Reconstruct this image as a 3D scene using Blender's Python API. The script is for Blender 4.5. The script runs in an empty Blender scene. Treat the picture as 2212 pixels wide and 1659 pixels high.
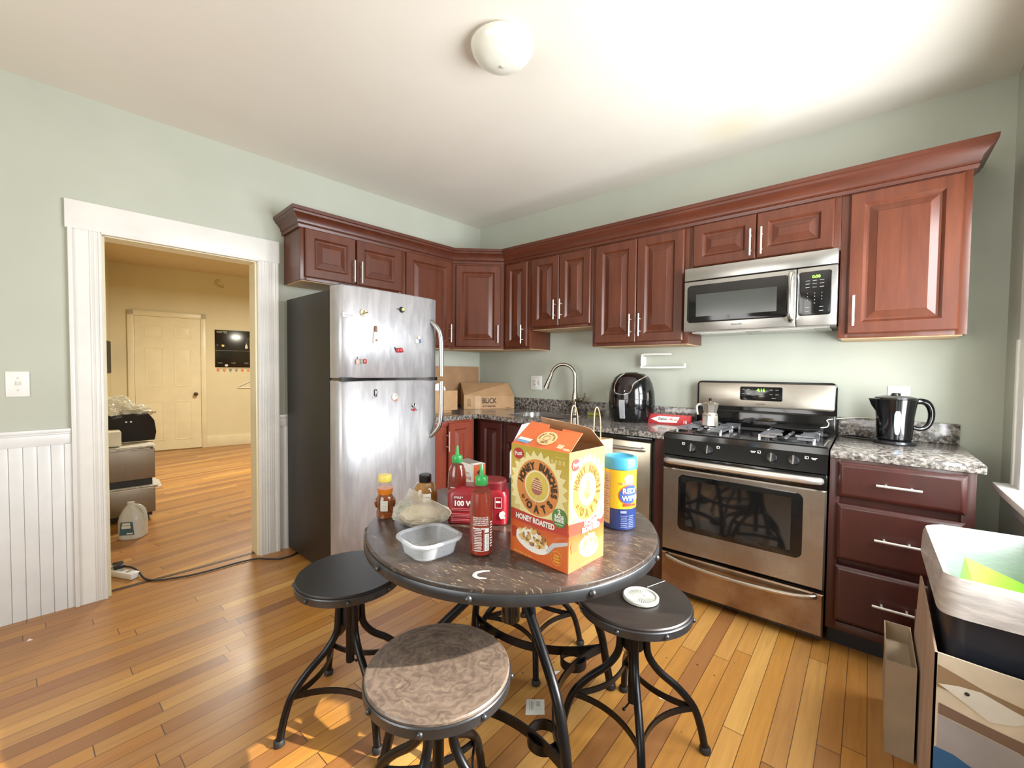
import bpy, bmesh, math, random
from mathutils import Matrix, Vector, noise
random.seed(7)
COL = bpy.context.scene.collection
PI = math.pi
# ---------------------------------------------------------------- frames
F0 = Matrix.Identity(4)
RA = -0.0610
FA = Matrix.Rotation(RA, 4, 'Z')                       # left wall (not square to the back wall)
FF = FA @ Matrix.Translation((0, -1.5, 0)) @ Matrix.Rotation(0.0463, 4, 'Z') @ Matrix.Translation((0, 1.5, 0))
HP0 = Vector((-5.242, -1.855)); HP1 = Vector((-4.906, -0.443)); _hd = (HP1 - HP0).normalized()
FH = Matrix.Translation((HP0.x, HP0.y, 0)) @ Matrix.Rotation(math.atan2(_hd.y, _hd.x), 4, 'Z')   # hall back wall: x along wall, +(-y) faces kitchen

# ---------------------------------------------------------------- materials
def lin(c):
    if isinstance(c, str):
        c = c.lstrip('#'); c = [int(c[i:i+2], 16) / 255 for i in (0, 2, 4)]
    else:
        c = [v / 255 for v in c]
    return tuple(v / 12.92 if v <= 0.04045 else ((v + 0.055) / 1.055) ** 2.4 for v in c) + (1,)

class NT:
    def __init__(s, name):
        s.m = bpy.data.materials.new(name); s.m.use_nodes = True
        s.t = s.m.node_tree; s.b = s.t.nodes['Principled BSDF']; s.out = s.t.nodes['Material Output']
    def n(s, typ, **kw):
        nd = s.t.nodes.new(typ)
        for k, v in kw.items():
            if k in nd.inputs.keys() if isinstance(k, str) else False:
                s.set(nd.inputs[k], v)
            else:
                setattr(nd, k, v)
        return nd
    def set(s, sock, v):
        if isinstance(v, bpy.types.NodeSocket): s.t.links.new(v, sock)
        else: sock.default_value = v
    def math(s, op, a, b=0.0, c=None):
        nd = s.t.nodes.new('ShaderNodeMath'); nd.operation = op
        s.set(nd.inputs[0], a); s.set(nd.inputs[1], b)
        if c is not None: s.set(nd.inputs[2], c)
        return nd.outputs[0]
    def mix(s, f, a, b, mode='MIX'):
        nd = s.t.nodes.new('ShaderNodeMix'); nd.data_type = 'RGBA'; nd.blend_type = mode
        s.set(nd.inputs[0], f); s.set(nd.inputs[6], a); s.set(nd.inputs[7], b)
        return nd.outputs[2]
    def ramp(s, f, stops):
        nd = s.t.nodes.new('ShaderNodeValToRGB'); s.set(nd.inputs[0], f)
        el = nd.color_ramp.elements
        while len(el) < len(stops): el.new(0.5)
        for e, (p, c) in zip(el, stops): e.position = p; e.color = c
        return nd.outputs[0]
    def coord(s, scale=(1, 1, 1), which='Object'):
        tc = s.t.nodes.new('ShaderNodeTexCoord'); mp = s.t.nodes.new('ShaderNodeMapping')
        s.t.links.new(tc.outputs[which], mp.inputs[0]); mp.inputs['Scale'].default_value = scale
        return mp.outputs[0]
    def noise(s, vec, scale, detail=3, rough=0.5, dist=0.0):
        nd = s.t.nodes.new('ShaderNodeTexNoise'); s.t.links.new(vec, nd.inputs['Vector'])
        nd.inputs['Scale'].default_value = scale; nd.inputs['Detail'].default_value = detail
        nd.inputs['Roughness'].default_value = rough; nd.inputs['Distortion'].default_value = dist
        return nd.outputs[0]
    def bump(s, h, strength=0.2, dist=0.01):
        nd = s.t.nodes.new('ShaderNodeBump'); s.t.links.new(h, nd.inputs['Height'])
        nd.inputs['Strength'].default_value = strength; nd.inputs['Distance'].default_value = dist
        s.t.links.new(nd.outputs[0], s.b.inputs['Normal'])
    def base(s, v): s.set(s.b.inputs['Base Color'], v)
    def p(s, **kw):
        for k, v in kw.items(): s.set(s.b.inputs[k.replace('_', ' ')], v)
        return s

def simple(name, c, rough=0.5, metal=0.0, var=0.06, scale=8, stretch=(1, 1, 1), bump=0.0, **kw):
    m = NT(name); v = m.coord(stretch); f = m.noise(v, scale, 4)
    a = lin(c); d = tuple(x * (1 - var * 2) for x in a[:3]) + (1,); e = tuple(min(1, x * (1 + var * 2)) for x in a[:3]) + (1,)
    m.base(m.ramp(f, [(0.3, d), (0.7, e)])); m.p(Roughness=rough, Metallic=metal, **kw)
    if bump: m.bump(f, bump, 0.005)
    return m.m
def emit(name, c, s):
    m = NT(name); m.base(lin(c)); m.b.inputs['Emission Color'].default_value = lin(c); m.b.inputs['Emission Strength'].default_value = s
    return m.m
def clear(name, c, alpha=0.35, rough=0.1, var=0.2):
    """thin clear plastic or glass: part see-through, part glossy body"""
    m = NT(name); v = m.coord(); f = m.noise(v, 14, 3)
    m.base(lin(c)); m.p(Roughness=rough)
    m.b.inputs['Alpha'].default_value = alpha
    a = m.math('ADD', m.math('MULTIPLY', f, var), alpha - var / 2); m.set(m.b.inputs['Alpha'], a)
    return m.m

def mat_wood(name, c1, c2, rough=0.35, axis='z', scale=3.0, coat=0.3):
    st = {'z': (9, 9, 0.9), 'x': (0.9, 9, 9), 'y': (9, 0.9, 9)}[axis]
    m = NT(name); v = m.coord(st); f = m.noise(v, scale, 6, 0.6, 0.4)
    big = m.noise(m.coord((1, 1, 1)), 4, 2)
    col = m.ramp(f, [(0.3, lin(c1)), (0.72, lin(c2))])
    col = m.mix(m.math('MULTIPLY', big, 0.45), col, lin([x * 0.72 for x in (c1 if not isinstance(c1, str) else (80, 30, 20))]))
    m.base(col); m.p(Roughness=rough, Coat_Weight=coat, Coat_Roughness=0.2, Specular_IOR_Level=0.35); m.bump(f, 0.04, 0.002)
    return m.m

M = {}
def mat_floor(name, base_shift=0.0, warm=1.0, ang=0.0):
    m = NT(name); tc = m.t.nodes.new('ShaderNodeTexCoord'); mp = m.t.nodes.new('ShaderNodeMapping')
    m.t.links.new(tc.outputs['Object'], mp.inputs[0]); mp.inputs['Rotation'].default_value = (0, 0, ang)
    sp = m.t.nodes.new('ShaderNodeSeparateXYZ'); m.t.links.new(mp.outputs[0], sp.inputs[0]); x, y = sp.outputs[0], sp.outputs[1]
    W = 0.066
    u = m.math('DIVIDE', x, W); ix = m.math('FLOOR', u); fx = m.math('FRACT', u)
    wn = m.t.nodes.new('ShaderNodeTexWhiteNoise'); wn.noise_dimensions = '1D'; m.t.links.new(ix, wn.inputs['W'])
    yo = m.math('ADD', m.math('DIVIDE', y, 1.35), m.math('MULTIPLY', wn.outputs[0], 7.3))
    iy = m.math('FLOOR', yo); fy = m.math('FRACT', yo)
    cb = m.t.nodes.new('ShaderNodeCombineXYZ'); m.t.links.new(ix, cb.inputs[0]); m.t.links.new(iy, cb.inputs[1])
    w2 = m.t.nodes.new('ShaderNodeTexWhiteNoise'); w2.noise_dimensions = '2D'; m.t.links.new(cb.outputs[0], w2.inputs['Vector'])
    board = m.ramp(w2.outputs[0], [(0.0, lin((138, 88, 42))), (0.16, lin((150, 98, 50))), (0.35, lin((188, 130, 54))), (0.55, lin((164, 108, 50))), (0.72, lin((200, 146, 72))), (0.86, lin((140, 88, 48))), (1.0, lin((212, 160, 80)))])
    cb2 = m.t.nodes.new('ShaderNodeCombineXYZ')
    m.t.links.new(m.math('ADD', m.math('MULTIPLY', x, 38), m.math('MULTIPLY', w2.outputs[0], 50)), cb2.inputs[0]); m.t.links.new(m.math('MULTIPLY', y, 2.2), cb2.inputs[1])
    g = m.noise(cb2.outputs[0], 1.4, 5, 0.6, 0.6)
    col = m.mix(m.math('MULTIPLY', m.math('SUBTRACT', g, 0.35), 1.0), board, lin((112, 58, 22)))
    gx = m.math('LESS_THAN', m.math('MINIMUM', fx, m.math('SUBTRACT', 1.0, fx)), 0.018)
    gy = m.math('LESS_THAN', m.math('MINIMUM', fy, m.math('SUBTRACT', 1.0, fy)), 0.0012)
    gap = m.math('MAXIMUM', gx, gy)
    worn = m.noise(m.coord((1, 1, 1)), 1.7, 5, 0.6)
    col = m.mix(m.ramp(worn, [(0.52, (0, 0, 0, 1)), (0.75, (0.32, 0.32, 0.32, 1))]), col, lin((152, 114, 66)))
    m.base(m.mix(m.math('MULTIPLY', gap, 0.9), col, lin((52, 26, 12))))
    m.p(Roughness=m.math('ADD', m.math('MULTIPLY', worn, 0.3), 0.22), Coat_Weight=0.15, Coat_Roughness=0.2)
    m.bump(m.math('SUBTRACT', m.math('MULTIPLY', g, 0.25), gap), 0.12, 0.002)
    return m.m

def mat_granite():
    m = NT('granite'); v = m.coord()
    a = m.noise(v, 55, 6, 0.7); b = m.noise(v, 18, 4, 0.6)
    vo = m.t.nodes.new('ShaderNodeTexVoronoi'); m.t.links.new(v, vo.inputs['Vector']); vo.inputs['Scale'].default_value = 75
    col = m.ramp(a, [(0.34, lin((24, 22, 22))), (0.44, lin((78, 74, 70))), (0.52, lin((128, 120, 112))), (0.60, lin((186, 180, 172))), (0.68, lin((70, 64, 60)))])
    col = m.mix(m.math('MULTIPLY', b, 0.5), col, lin((52, 48, 46)))
    sp = m.ramp(vo.outputs['Distance'], [(0.12, (1, 1, 1, 1)), (0.22, (0, 0, 0, 1))])
    m.base(m.mix(m.math('MULTIPLY', sp, 0.55), col, lin((20, 18, 20)))); m.p(Roughness=0.12)
    return m.m

def mat_steel(name, c=(178, 176, 172), rough=0.3, axis='x', stain=None, metal=1.0):
    st = {'x': (1, 60, 60), 'z': (60, 60, 1)}[axis]
    m = NT(name); f = m.noise(m.coord(st), 6, 4, 0.6); big = m.noise(m.coord((1, 1, 1)), 5, 4, 0.6)
    a = lin(c); col = m.ramp(f, [(0.3, tuple(x * .86 for x in a[:3]) + (1,)), (0.7, a)])
    if stain: col = m.mix(m.ramp(big, [(0.42, (0, 0, 0, 1)), (0.62, (0.75, 0.75, 0.75, 1))]), col, lin(stain))
    m.base(col); m.p(Metallic=metal, Roughness=m.math('ADD', m.math('MULTIPLY', big, 0.22), rough - 0.11)); m.bump(f, 0.03, 0.001)
    return m.m

def mat_fridge():
    """brushed steel front, hazy, with wipe smears"""
    m = NT('fridge_steel'); f = m.noise(m.coord((60, 60, 1.2)), 5, 4, 0.6)
    sm = m.noise(m.coord((1, 5, 1.1)), 5, 5, 0.62, 0.7)
    col = m.ramp(f, [(0.3, lin((170, 170, 175))), (0.7, lin((188, 188, 193)))])
    col = m.mix(m.ramp(sm, [(0.45, (0, 0, 0, 1)), (0.7, (0.5, 0.5, 0.5, 1))]), col, lin((212, 210, 210)))
    m.base(col); m.p(Metallic=0.62, Roughness=m.math('ADD', m.math('MULTIPLY', sm, 0.4), 0.2)); m.bump(f, 0.02, 0.001)
    return m.m

def mat_tabletop(name, c1, c2, wear, wear_c, rough=0.35, swirl=False, wearpos=0.6):
    m = NT(name); v = m.coord((3, 14, 3)) if not swirl else m.coord()
    f = m.noise(v, 3.0 if not swirl else 7, 6, 0.65, 0.5 if not swirl else 1.5)
    if swirl:
        wv = m.t.nodes.new('ShaderNodeTexWave'); m.t.links.new(m.coord((1, 1, 1)), wv.inputs['Vector'])
        wv.wave_type = 'RINGS'; wv.rings_direction = 'SPHERICAL'; wv.inputs['Scale'].default_value = 52; wv.inputs['Distortion'].default_value = 12; wv.inputs['Detail'].default_value = 2.0; wv.inputs['Detail Scale'].default_value = 0.5
        f = m.math('ADD', m.math('MULTIPLY', wv.outputs['Fac'], 0.16), m.math('MULTIPLY', m.noise(m.coord(), 16, 6, 0.7, 1.2), 0.84))
    col = m.ramp(f, [(0.3, lin(c1)), (0.7, lin(c2))])
    s = m.noise(m.coord((6, 34, 6) if not swirl else (1, 1, 1)), 6 if not swirl else 26, 5, 0.7, 0.3)
    col = m.mix(m.ramp(s, [(wearpos, (0, 0, 0, 1)), (wearpos + 0.08, (wear, wear, wear, 1))]), col, lin(wear_c))
    m.base(col); m.p(Roughness=rough, Coat_Weight=0.15, Coat_Roughness=0.2); m.bump(f, 0.15 if swirl else 0.06, 0.002)
    return m.m

M['wall'] = simple('sage_wall_paint', (176, 180, 165), 0.6, var=0.02, scale=2.5)
def mat_ceiling():
    m = NT('cream_ceiling_paint'); v = m.coord(); col = m.ramp(m.noise(v, 1.5, 4), [(0.3, lin((222, 215, 202))), (0.7, lin((228, 222, 210)))])
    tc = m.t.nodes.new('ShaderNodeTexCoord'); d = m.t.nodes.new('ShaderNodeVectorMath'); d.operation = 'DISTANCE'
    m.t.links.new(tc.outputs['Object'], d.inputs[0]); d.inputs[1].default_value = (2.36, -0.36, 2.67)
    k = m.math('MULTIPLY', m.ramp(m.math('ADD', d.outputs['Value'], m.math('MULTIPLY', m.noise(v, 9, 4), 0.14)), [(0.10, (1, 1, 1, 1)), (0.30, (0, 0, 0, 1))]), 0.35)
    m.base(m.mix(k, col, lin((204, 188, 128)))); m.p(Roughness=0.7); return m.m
M['ceiling'] = mat_ceiling()
M['hallwall'] = simple('beige_hall_paint', (216, 206, 168), 0.6, var=0.02, scale=2)
M['trim'] = simple('white_trim_paint', (226, 224, 218), 0.35, var=0.03, scale=6)
M['halltrim'] = simple('cream_trim_paint', (228, 218, 182), 0.35, var=0.02)
M['bead'] = simple('white_beadboard_paint', (224, 225, 224), 0.35, var=0.02)
M['floor'] = mat_floor('honey_plank_floor'); M['hallfloor'] = mat_floor('hall_plank_floor', ang=-0.22)
M['granite'] = mat_granite()
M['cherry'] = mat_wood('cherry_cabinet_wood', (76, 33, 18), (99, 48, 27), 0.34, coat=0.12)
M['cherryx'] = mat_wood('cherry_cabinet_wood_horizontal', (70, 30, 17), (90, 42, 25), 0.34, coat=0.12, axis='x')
M['cherryshade'] = mat_wood('shaded_cherry_wood', (50, 18, 14), (64, 24, 18), 0.36, coat=0.15)  # shaded copy of the cherry: shade on the base fronts put into the colour
M['cabunder'] = mat_wood('pale_cabinet_bottom', (196, 158, 112), (214, 180, 134), 0.5, axis='x', coat=0)
M['steel'] = mat_steel('brushed_steel'); M['steelz'] = mat_steel('brushed_steel_vertical', axis='z')
M['stovesteel'] = mat_steel('oven_steel', (168, 163, 156), 0.3, 'z', (148, 134, 118))
M['drawersteel'] = mat_steel('stained_oven_steel', (162, 142, 122), 0.34, 'x', (126, 92, 64))
M['fridge'] = mat_fridge()
M['nickel'] = simple('satin_nickel', (226, 222, 214), 0.22, 0.65, 0.02)
M['faucet'] = mat_steel('faucet_nickel', (172, 166, 152), 0.22)
M['chrome'] = simple('polished_metal', (220, 220, 220), 0.12, 1.0, 0.02)
M['blackgloss'] = simple('black_enamel', (10, 10, 11), 0.1, 0, 0.1, bump=0.0)
M['blackplastic'] = simple('black_plastic', (16, 16, 18), 0.25)
M['blackmatte'] = simple('matte_black', (18, 18, 19), 0.6)
M['fridgeside'] = simple('dark_fridge_side', (24, 22, 18), 0.5, 0.0, 0.05, 60)
M['iron'] = simple('black_iron', (30, 30, 32), 0.32, 0.75, 0.1, 20)
M['band'] = simple('grey_iron_band', (70, 72, 76), 0.34, 0.8, 0.12, 14)
M['glassdark'] = simple('dark_oven_glass', (18, 17, 16), 0.05, 0, 0.1)
M['mwglass'] = simple('microwave_window', (56, 58, 54), 0.12, 0, 0.03)
M['white'] = simple('white_plastic', (232, 232, 228), 0.35, 0, 0.02)
M['offwhite'] = simple('offwhite_plastic', (214, 212, 200), 0.4, 0, 0.02)
M['kraft'] = simple('kraft_cardboard', (176, 136, 94), 0.75, 0, 0.05, 12)
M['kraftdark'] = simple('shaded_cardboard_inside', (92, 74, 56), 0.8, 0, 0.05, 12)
M['kraftbag'] = simple('kraft_paper', (190, 154, 112), 0.7, 0, 0.06, 18, bump=0.2)
M['ink'] = simple('dark_ink', (40, 30, 24), 0.7)
M['greyink'] = simple('grey_print', (140, 140, 136), 0.6)
M['whiteink'] = simple('white_print', (238, 236, 230), 0.5, 0, 0.01)
M['clock'] = emit('green_clock_digits', (130, 255, 60), 1.6)
M['tabletop'] = mat_tabletop('worn_dark_tabletop', (44, 36, 32), (66, 54, 47), 0.8, (150, 130, 102), 0.28, wearpos=0.58)
M['seat_black'] = simple('satin_black_seat', (20, 20, 22), 0.42, 0, 0.05)
M['seat_dark'] = mat_tabletop('dark_brown_seat', (30, 25, 23), (40, 33, 30), 0.4, (110, 100, 90), 0.35, wearpos=0.78)
M['seat_worn'] = mat_tabletop('worn_brown_seat', (72, 60, 52), (118, 101, 87), 0.35, (146, 126, 104), 0.42, True, 0.58)

# ---------------------------------------------------------------- mesh builder
def rrect(cx, cy, a, b, z, n=48, e=0.35):
    r = min(a, b) * min(1.0, e * 1.45); q = n // 4; o = []
    for k, (sx, sy) in enumerate(((1, 1), (-1, 1), (-1, -1), (1, -1))):
        for i in range(q):
            t = PI / 2 * (k + i / (q - 1)); o.append((cx + sx * (a - r) + r * math.cos(t), cy + sy * (b - r) + r * math.sin(t), z))
    return o

class MB:
    def __init__(s): s.bm = bmesh.new(); s.mi = 0; s.X = Matrix.Identity(4)
    def _add(s, vs, fs, smooth=None):
        bv = [s.bm.verts.new(s.X @ Vector(v)) for v in vs]
        for f in fs:
            try: fc = s.bm.faces.new([bv[i] for i in f]); fc.material_index = s.mi
            except ValueError: pass
        return s
    def merge(s, b2):
        me = bpy.data.meshes.new('t'); 
        for f in b2.faces: f.material_index = s.mi
        b2.transform(s.X); b2.to_mesh(me); b2.free(); s.bm.from_mesh(me); bpy.data.meshes.remove(me); return s
    def box(s, x0, y0, z0, x1, y1, z1, bev=0.0, seg=2):
        b = bmesh.new(); bmesh.ops.create_cube(b, size=1)
        for v in b.verts: v.co = Vector(((x0 + x1) / 2 + v.co.x * (x1 - x0), (y0 + y1) / 2 + v.co.y * (y1 - y0), (z0 + z1) / 2 + v.co.z * (z1 - z0)))
        if bev: bmesh.ops.bevel(b, geom=b.edges[:], offset=bev, segments=seg, affect='EDGES', profile=0.5)
        return s.merge(b)
    def loops(s, loops, cap0=True, cap1=True, closed=True):
        n = len(loops[0]); vs = [v for l in loops for v in l]; fs = []
        for i in range(len(loops) - 1):
            for j in range(n if closed else n - 1):
                k = (j + 1) % n; fs.append((i * n + j, i * n + k, (i + 1) * n + k, (i + 1) * n + j))
        if cap0: fs.append(tuple(range(n))[::-1])
        if cap1: fs.append(tuple(range((len(loops) - 1) * n, len(loops) * n)))
        return s._add(vs, fs)
    def lathe(s, prof, c=(0, 0, 0), seg=32, sx=1.0, sy=1.0, cap=True, facets=None):
        seg = facets or seg
        L = [[(c[0] + r * sx * math.cos(2 * PI * j / seg), c[1] + r * sy * math.sin(2 * PI * j / seg), c[2] + z) for j in range(seg)] for r, z in prof]
        return s.loops(L, cap, cap)
    def cyl(s, p0, p1, r0, r1=None, seg=20):
        r1 = r0 if r1 is None else r1
        return s.tube([p0, p1], [r0, r1], seg)
    def tube(s, pts, r, seg=12, flat=None, closed=False, smooth=0, up=None):
        P_ = [Vector(p) for p in pts]
        if not isinstance(r, (list, tuple)): r = [r] * len(P_)
        if smooth:
            Q = []; R = []; n = len(P_)
            rng = range(n if closed else n - 1)
            for i in rng:
                g = lambda k: P_[k % n] if closed else P_[max(0, min(n - 1, k))]
                p0, p1, p2, p3 = g(i - 1), g(i), g(i + 1), g(i + 2)
                for k in range(smooth):
                    t = k / smooth
                    Q.append(0.5 * ((2 * p1) + (-p0 + p2) * t + (2 * p0 - 5 * p1 + 4 * p2 - p3) * t * t + (-p0 + 3 * p1 - 3 * p2 + p3) * t ** 3))
                    R.append(r[i] * (1 - t) + r[(i + 1) % n] * t)
            if not closed: Q.append(P_[-1]); R.append(r[-1])
            P_, r = Q, R
        n = len(P_); L = []; prev = None
        for i, p in enumerate(P_):
            a = P_[i - 1] if (i > 0 or closed) else p; b = P_[(i + 1) % n] if (i < n - 1 or closed) else p
            d = (b - a).normalized()
            if up is not None: w = d.cross(Vector(up)).normalized()
            elif prev is None:
                w = d.cross(Vector((0, 0, 1)))
                if w.length < 1e-3: w = d.cross(Vector((1, 0, 0)))
                w.normalize()
            else:
                w = (prev - d * prev.dot(d)).normalized()
            prev = w; v = w.cross(d).normalized()
            if flat:
                a_, b_ = flat[0] / 2, flat[1] / 2
                L.append([p + w * x + v * z for x, z in ((a_, b_), (-a_, b_), (-a_, -b_), (a_, -b_))])
            else:
                L.append([p + (w * math.cos(2 * PI * j / seg) + v * math.sin(2 * PI * j / seg)) * r[i] for j in range(seg)])
        if closed: L.append(L[0]); return s.loops(L, False, False)
        return s.loops(L)
    def poly(s, pts, t=0.0, n=(0, -1, 0)):
        """flat polygon, thickness t along -n"""
        if t: 
            o = Vector(n) * -t; return s.loops([[Vector(p) for p in pts], [Vector(p) + o for p in pts]])
        return s._add(pts, [tuple(range(len(pts)))])
    def sphere(s, c, r, sx=1, sy=1, sz=1, seg=20, ring=12):
        b = bmesh.new(); bmesh.ops.create_uvsphere(b, u_segments=seg, v_segments=ring, radius=r)
        for v in b.verts: v.co = Vector((c[0] + v.co.x * sx, c[1] + v.co.y * sy, c[2] + v.co.z * sz))
        return s.merge(b)
    def blob(s, c, r, amp=0.3, fr=3.0, sx=1, sy=1, sz=1, sub=4, seed=0, zmin=None):
        b = bmesh.new(); bmesh.ops.create_icosphere(b, subdivisions=sub, radius=1)
        for v in b.verts:
            k = 1 + amp * noise.noise(v.co * fr + Vector((seed, seed * 2, 0))) + amp * 0.5 * abs(noise.noise(v.co * fr * 2.3 + Vector((seed, 0, 5))))
            q = v.co * k * r; v.co = Vector((c[0] + q.x * sx, c[1] + q.y * sy, c[2] + q.z * sz))
            if zmin is not None and v.co.z < zmin: v.co.z = zmin
        return s.merge(b)
    def panel(s, w, h, prof, x0=0, z0=0, y0=0):
        """concentric rectangles: (inset, y) ; front is -y"""
        L = []
        for i, y in prof: L.append([(x0 + i, y0 + y, z0 + i), (x0 + w - i, y0 + y, z0 + i), (x0 + w - i, y0 + y, z0 + h - i), (x0 + i, y0 + y, z0 + h - i)])
        return s.loops(L, True, True)
    def holed(s, x0, x1, y0, y1, ix0, ix1, iy0, iy1, r, z0, z1, n=48):
        cx, cy = (ix0 + ix1) / 2, (iy0 + iy1) / 2; a, b = (ix1 - ix0) / 2, (iy1 - iy0) / 2
        inn, out = [], []
        for j in range(n):
            inn.append(rrect(cx, cy, a, b, 0, n)[j][:2])
            px, py = inn[-1]; dx, dy = px - cx, py - cy
            ks = [q for q in (((x1 if dx > 0 else x0) - cx) / dx if abs(dx) > 1e-6 else 9e9, ((y1 if dy > 0 else y0) - cy) / dy if abs(dy) > 1e-6 else 9e9)]
            k2 = min(ks); out.append((cx + dx * k2, cy + dy * k2))
        # put outer corners in exactly
        for (qx, qy) in ((x0, y0), (x1, y0), (x1, y1), (x0, y1)):
            i = min(range(n), key=lambda i: (out[i][0] - qx) ** 2 + (out[i][1] - qy) ** 2); out[i] = (qx, qy)
        L = [[(x, y, z0) for x, y in inn], [(x, y, z0) for x, y in out], [(x, y, z1) for x, y in out], [(x, y, z1) for x, y in inn], [(x, y, z0) for x, y in inn]]
        return s.loops(L, False, False)
    def text(s, txt, size, M4, off=0.0, ext=0.0004, align='CENTER', spacing=1.0, sx=1.0, warp=None):
        cu = bpy.data.curves.new('t', 'FONT'); cu.body = txt; cu.size = size; cu.align_x = align; cu.align_y = 'CENTER'
        cu.offset = off; cu.extrude = ext; cu.space_character = spacing; cu.resolution_u = 3
        ob = bpy.data.objects.new('t', cu); me = ob.to_mesh(); b = bmesh.new(); b.from_mesh(me); ob.to_mesh_clear()
        bpy.data.objects.remove(ob); bpy.data.curves.remove(cu)
        for v in b.verts:
            v.co.x *= sx
            if warp: v.co = warp(v.co)
        b.transform(M4); return s.merge(b)
    def finish(s, name, mats, ang=0.6, recalc=True, off=None, rnd=False):
        bm = s.bm
        if recalc: bmesh.ops.recalc_face_normals(bm, faces=bm.faces[:])
        if off is not None: bmesh.ops.translate(bm, verts=bm.verts[:], vec=Vector(off))
        for f in bm.faces: f.smooth = True
        for e in bm.edges:
            if len(e.link_faces) == 2 and e.calc_face_angle(0) > ang: e.smooth = False
        me = bpy.data.meshes.new(name); bm.to_mesh(me); bm.free()
        for m in (mats if isinstance(mats, (list, tuple)) else [mats]): me.materials.append(m if not isinstance(m, str) else M[m])
        return me

def facing(x, y, z):     # text plane facing -y, upright, at point
    return Matrix.Translation((x, y, z)) @ Matrix.Rotation(PI / 2, 4, 'X')
def facing_x(x, y, z):   # text plane facing +x
    return Matrix.Translation((x, y, z)) @ Matrix.Rotation(PI / 2, 4, 'Z') @ Matrix.Rotation(PI / 2, 4, 'X')

class Thing:
    def __init__(s, name, label, cat, base, frame=F0, group=None, kind=None, rz=0.0):
        s.base = Vector(base); s.o = bpy.data.objects.new(name, None); COL.objects.link(s.o)
        s.o.empty_display_size = 0.05
        s.o.matrix_world = frame @ Matrix.Translation(s.base) @ Matrix.Rotation(rz, 4, 'Z')
        tag(s.o, label, cat, group, kind)
    def part(s, name, mb, mats, parent=None, label=None, **kw):
        me = mb.finish(name, mats, off=-s.base, **kw); o = bpy.data.objects.new(name, me); COL.objects.link(o)
        o.parent = parent or s.o
        if label: o['label'] = label
        return o
def tag(o, label=None, cat=None, group=None, kind=None):
    if label: o['label'] = label
    if cat: o['category'] = cat
    if group: o['group'] = group
    if kind: o['kind'] = kind
def solo(name, mb, mats, label, cat, base=(0, 0, 0), frame=F0, group=None, kind=None, **kw):
    me = mb.finish(name, mats, off=-Vector(base), **kw); o = bpy.data.objects.new(name, me); COL.objects.link(o)
    o.matrix_world = frame @ Matrix.Translation(base); tag(o, label, cat, group, kind); return o
def struct(name, mb, mats, frame=F0, parent=None, **kw):
    me = mb.finish(name, mats, **kw); o = bpy.data.objects.new(name, me); COL.objects.link(o)
    if parent: o.parent = parent
    else: o.matrix_world = frame; o['kind'] = 'structure'
    return o
def copy_tree(o, parent=None):
    c = o.copy(); COL.objects.link(c)
    if parent: c.parent = parent
    for ch in list(o.children): copy_tree(ch, c)
    return c

# ================================================================ ROOM SHELL
H = 2.67; XC = 3.505; YB = -4.7
OY0, OY1, OZ = -2.732, -1.990, 1.977      # doorway in left wall (frame FA)
HH = 2.76
m = MB(); m._add([(-0.06, 0.0, 0), (-0.366, -5.0, 0), (3.7, -5.0, 0), (3.7, 0.0, 0)], [(0, 1, 2, 3)]); struct('floor', m, 'floor')
m = MB(); m._add([(-5.6, -3.6, 0.0), (0.0, -3.6, 0.0), (0.0, 0.5, 0.0), (-5.6, 0.5, 0.0)], [(0, 1, 2, 3)])
o = struct('floor_hall', m, 'hallfloor', frame=FA @ Matrix.Translation((-0.06, 0, -0.0008)))
m = MB(); m.box(-0.5, -5.0, H, 3.75, 0.12, H + 0.1); struct('ceiling', m, 'ceiling')
m = MB(); m.box(-0.1, 0.0, -0.05, 3.75, 0.12, H); struct('wall_back', m, 'wall')
# left wall with doorway (thickness .12)
m = MB(); m.box(-0.12, OY1, -0.02, 0, 0.0, H); m.box(-0.12, -5.0, -0.02, 0, OY0, H); m.box(-0.12, OY0, OZ, 0, OY1, H)
struct('wall_left', m, 'wall', frame=FA)
# wall behind the camera, its opening added to let in fill light
m = MB(); m.box(-0.5, YB - 0.12, -0.05, 0.9, YB, H); m.box(2.6, YB - 0.12, -0.05, 3.75, YB, H); m.box(0.9, YB - 0.12, -0.05, 2.6, YB, 0.8); m.box(0.9, YB - 0.12, 2.2, 2.6, YB, H)
struct('wall_front', m, 'wall')
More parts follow.
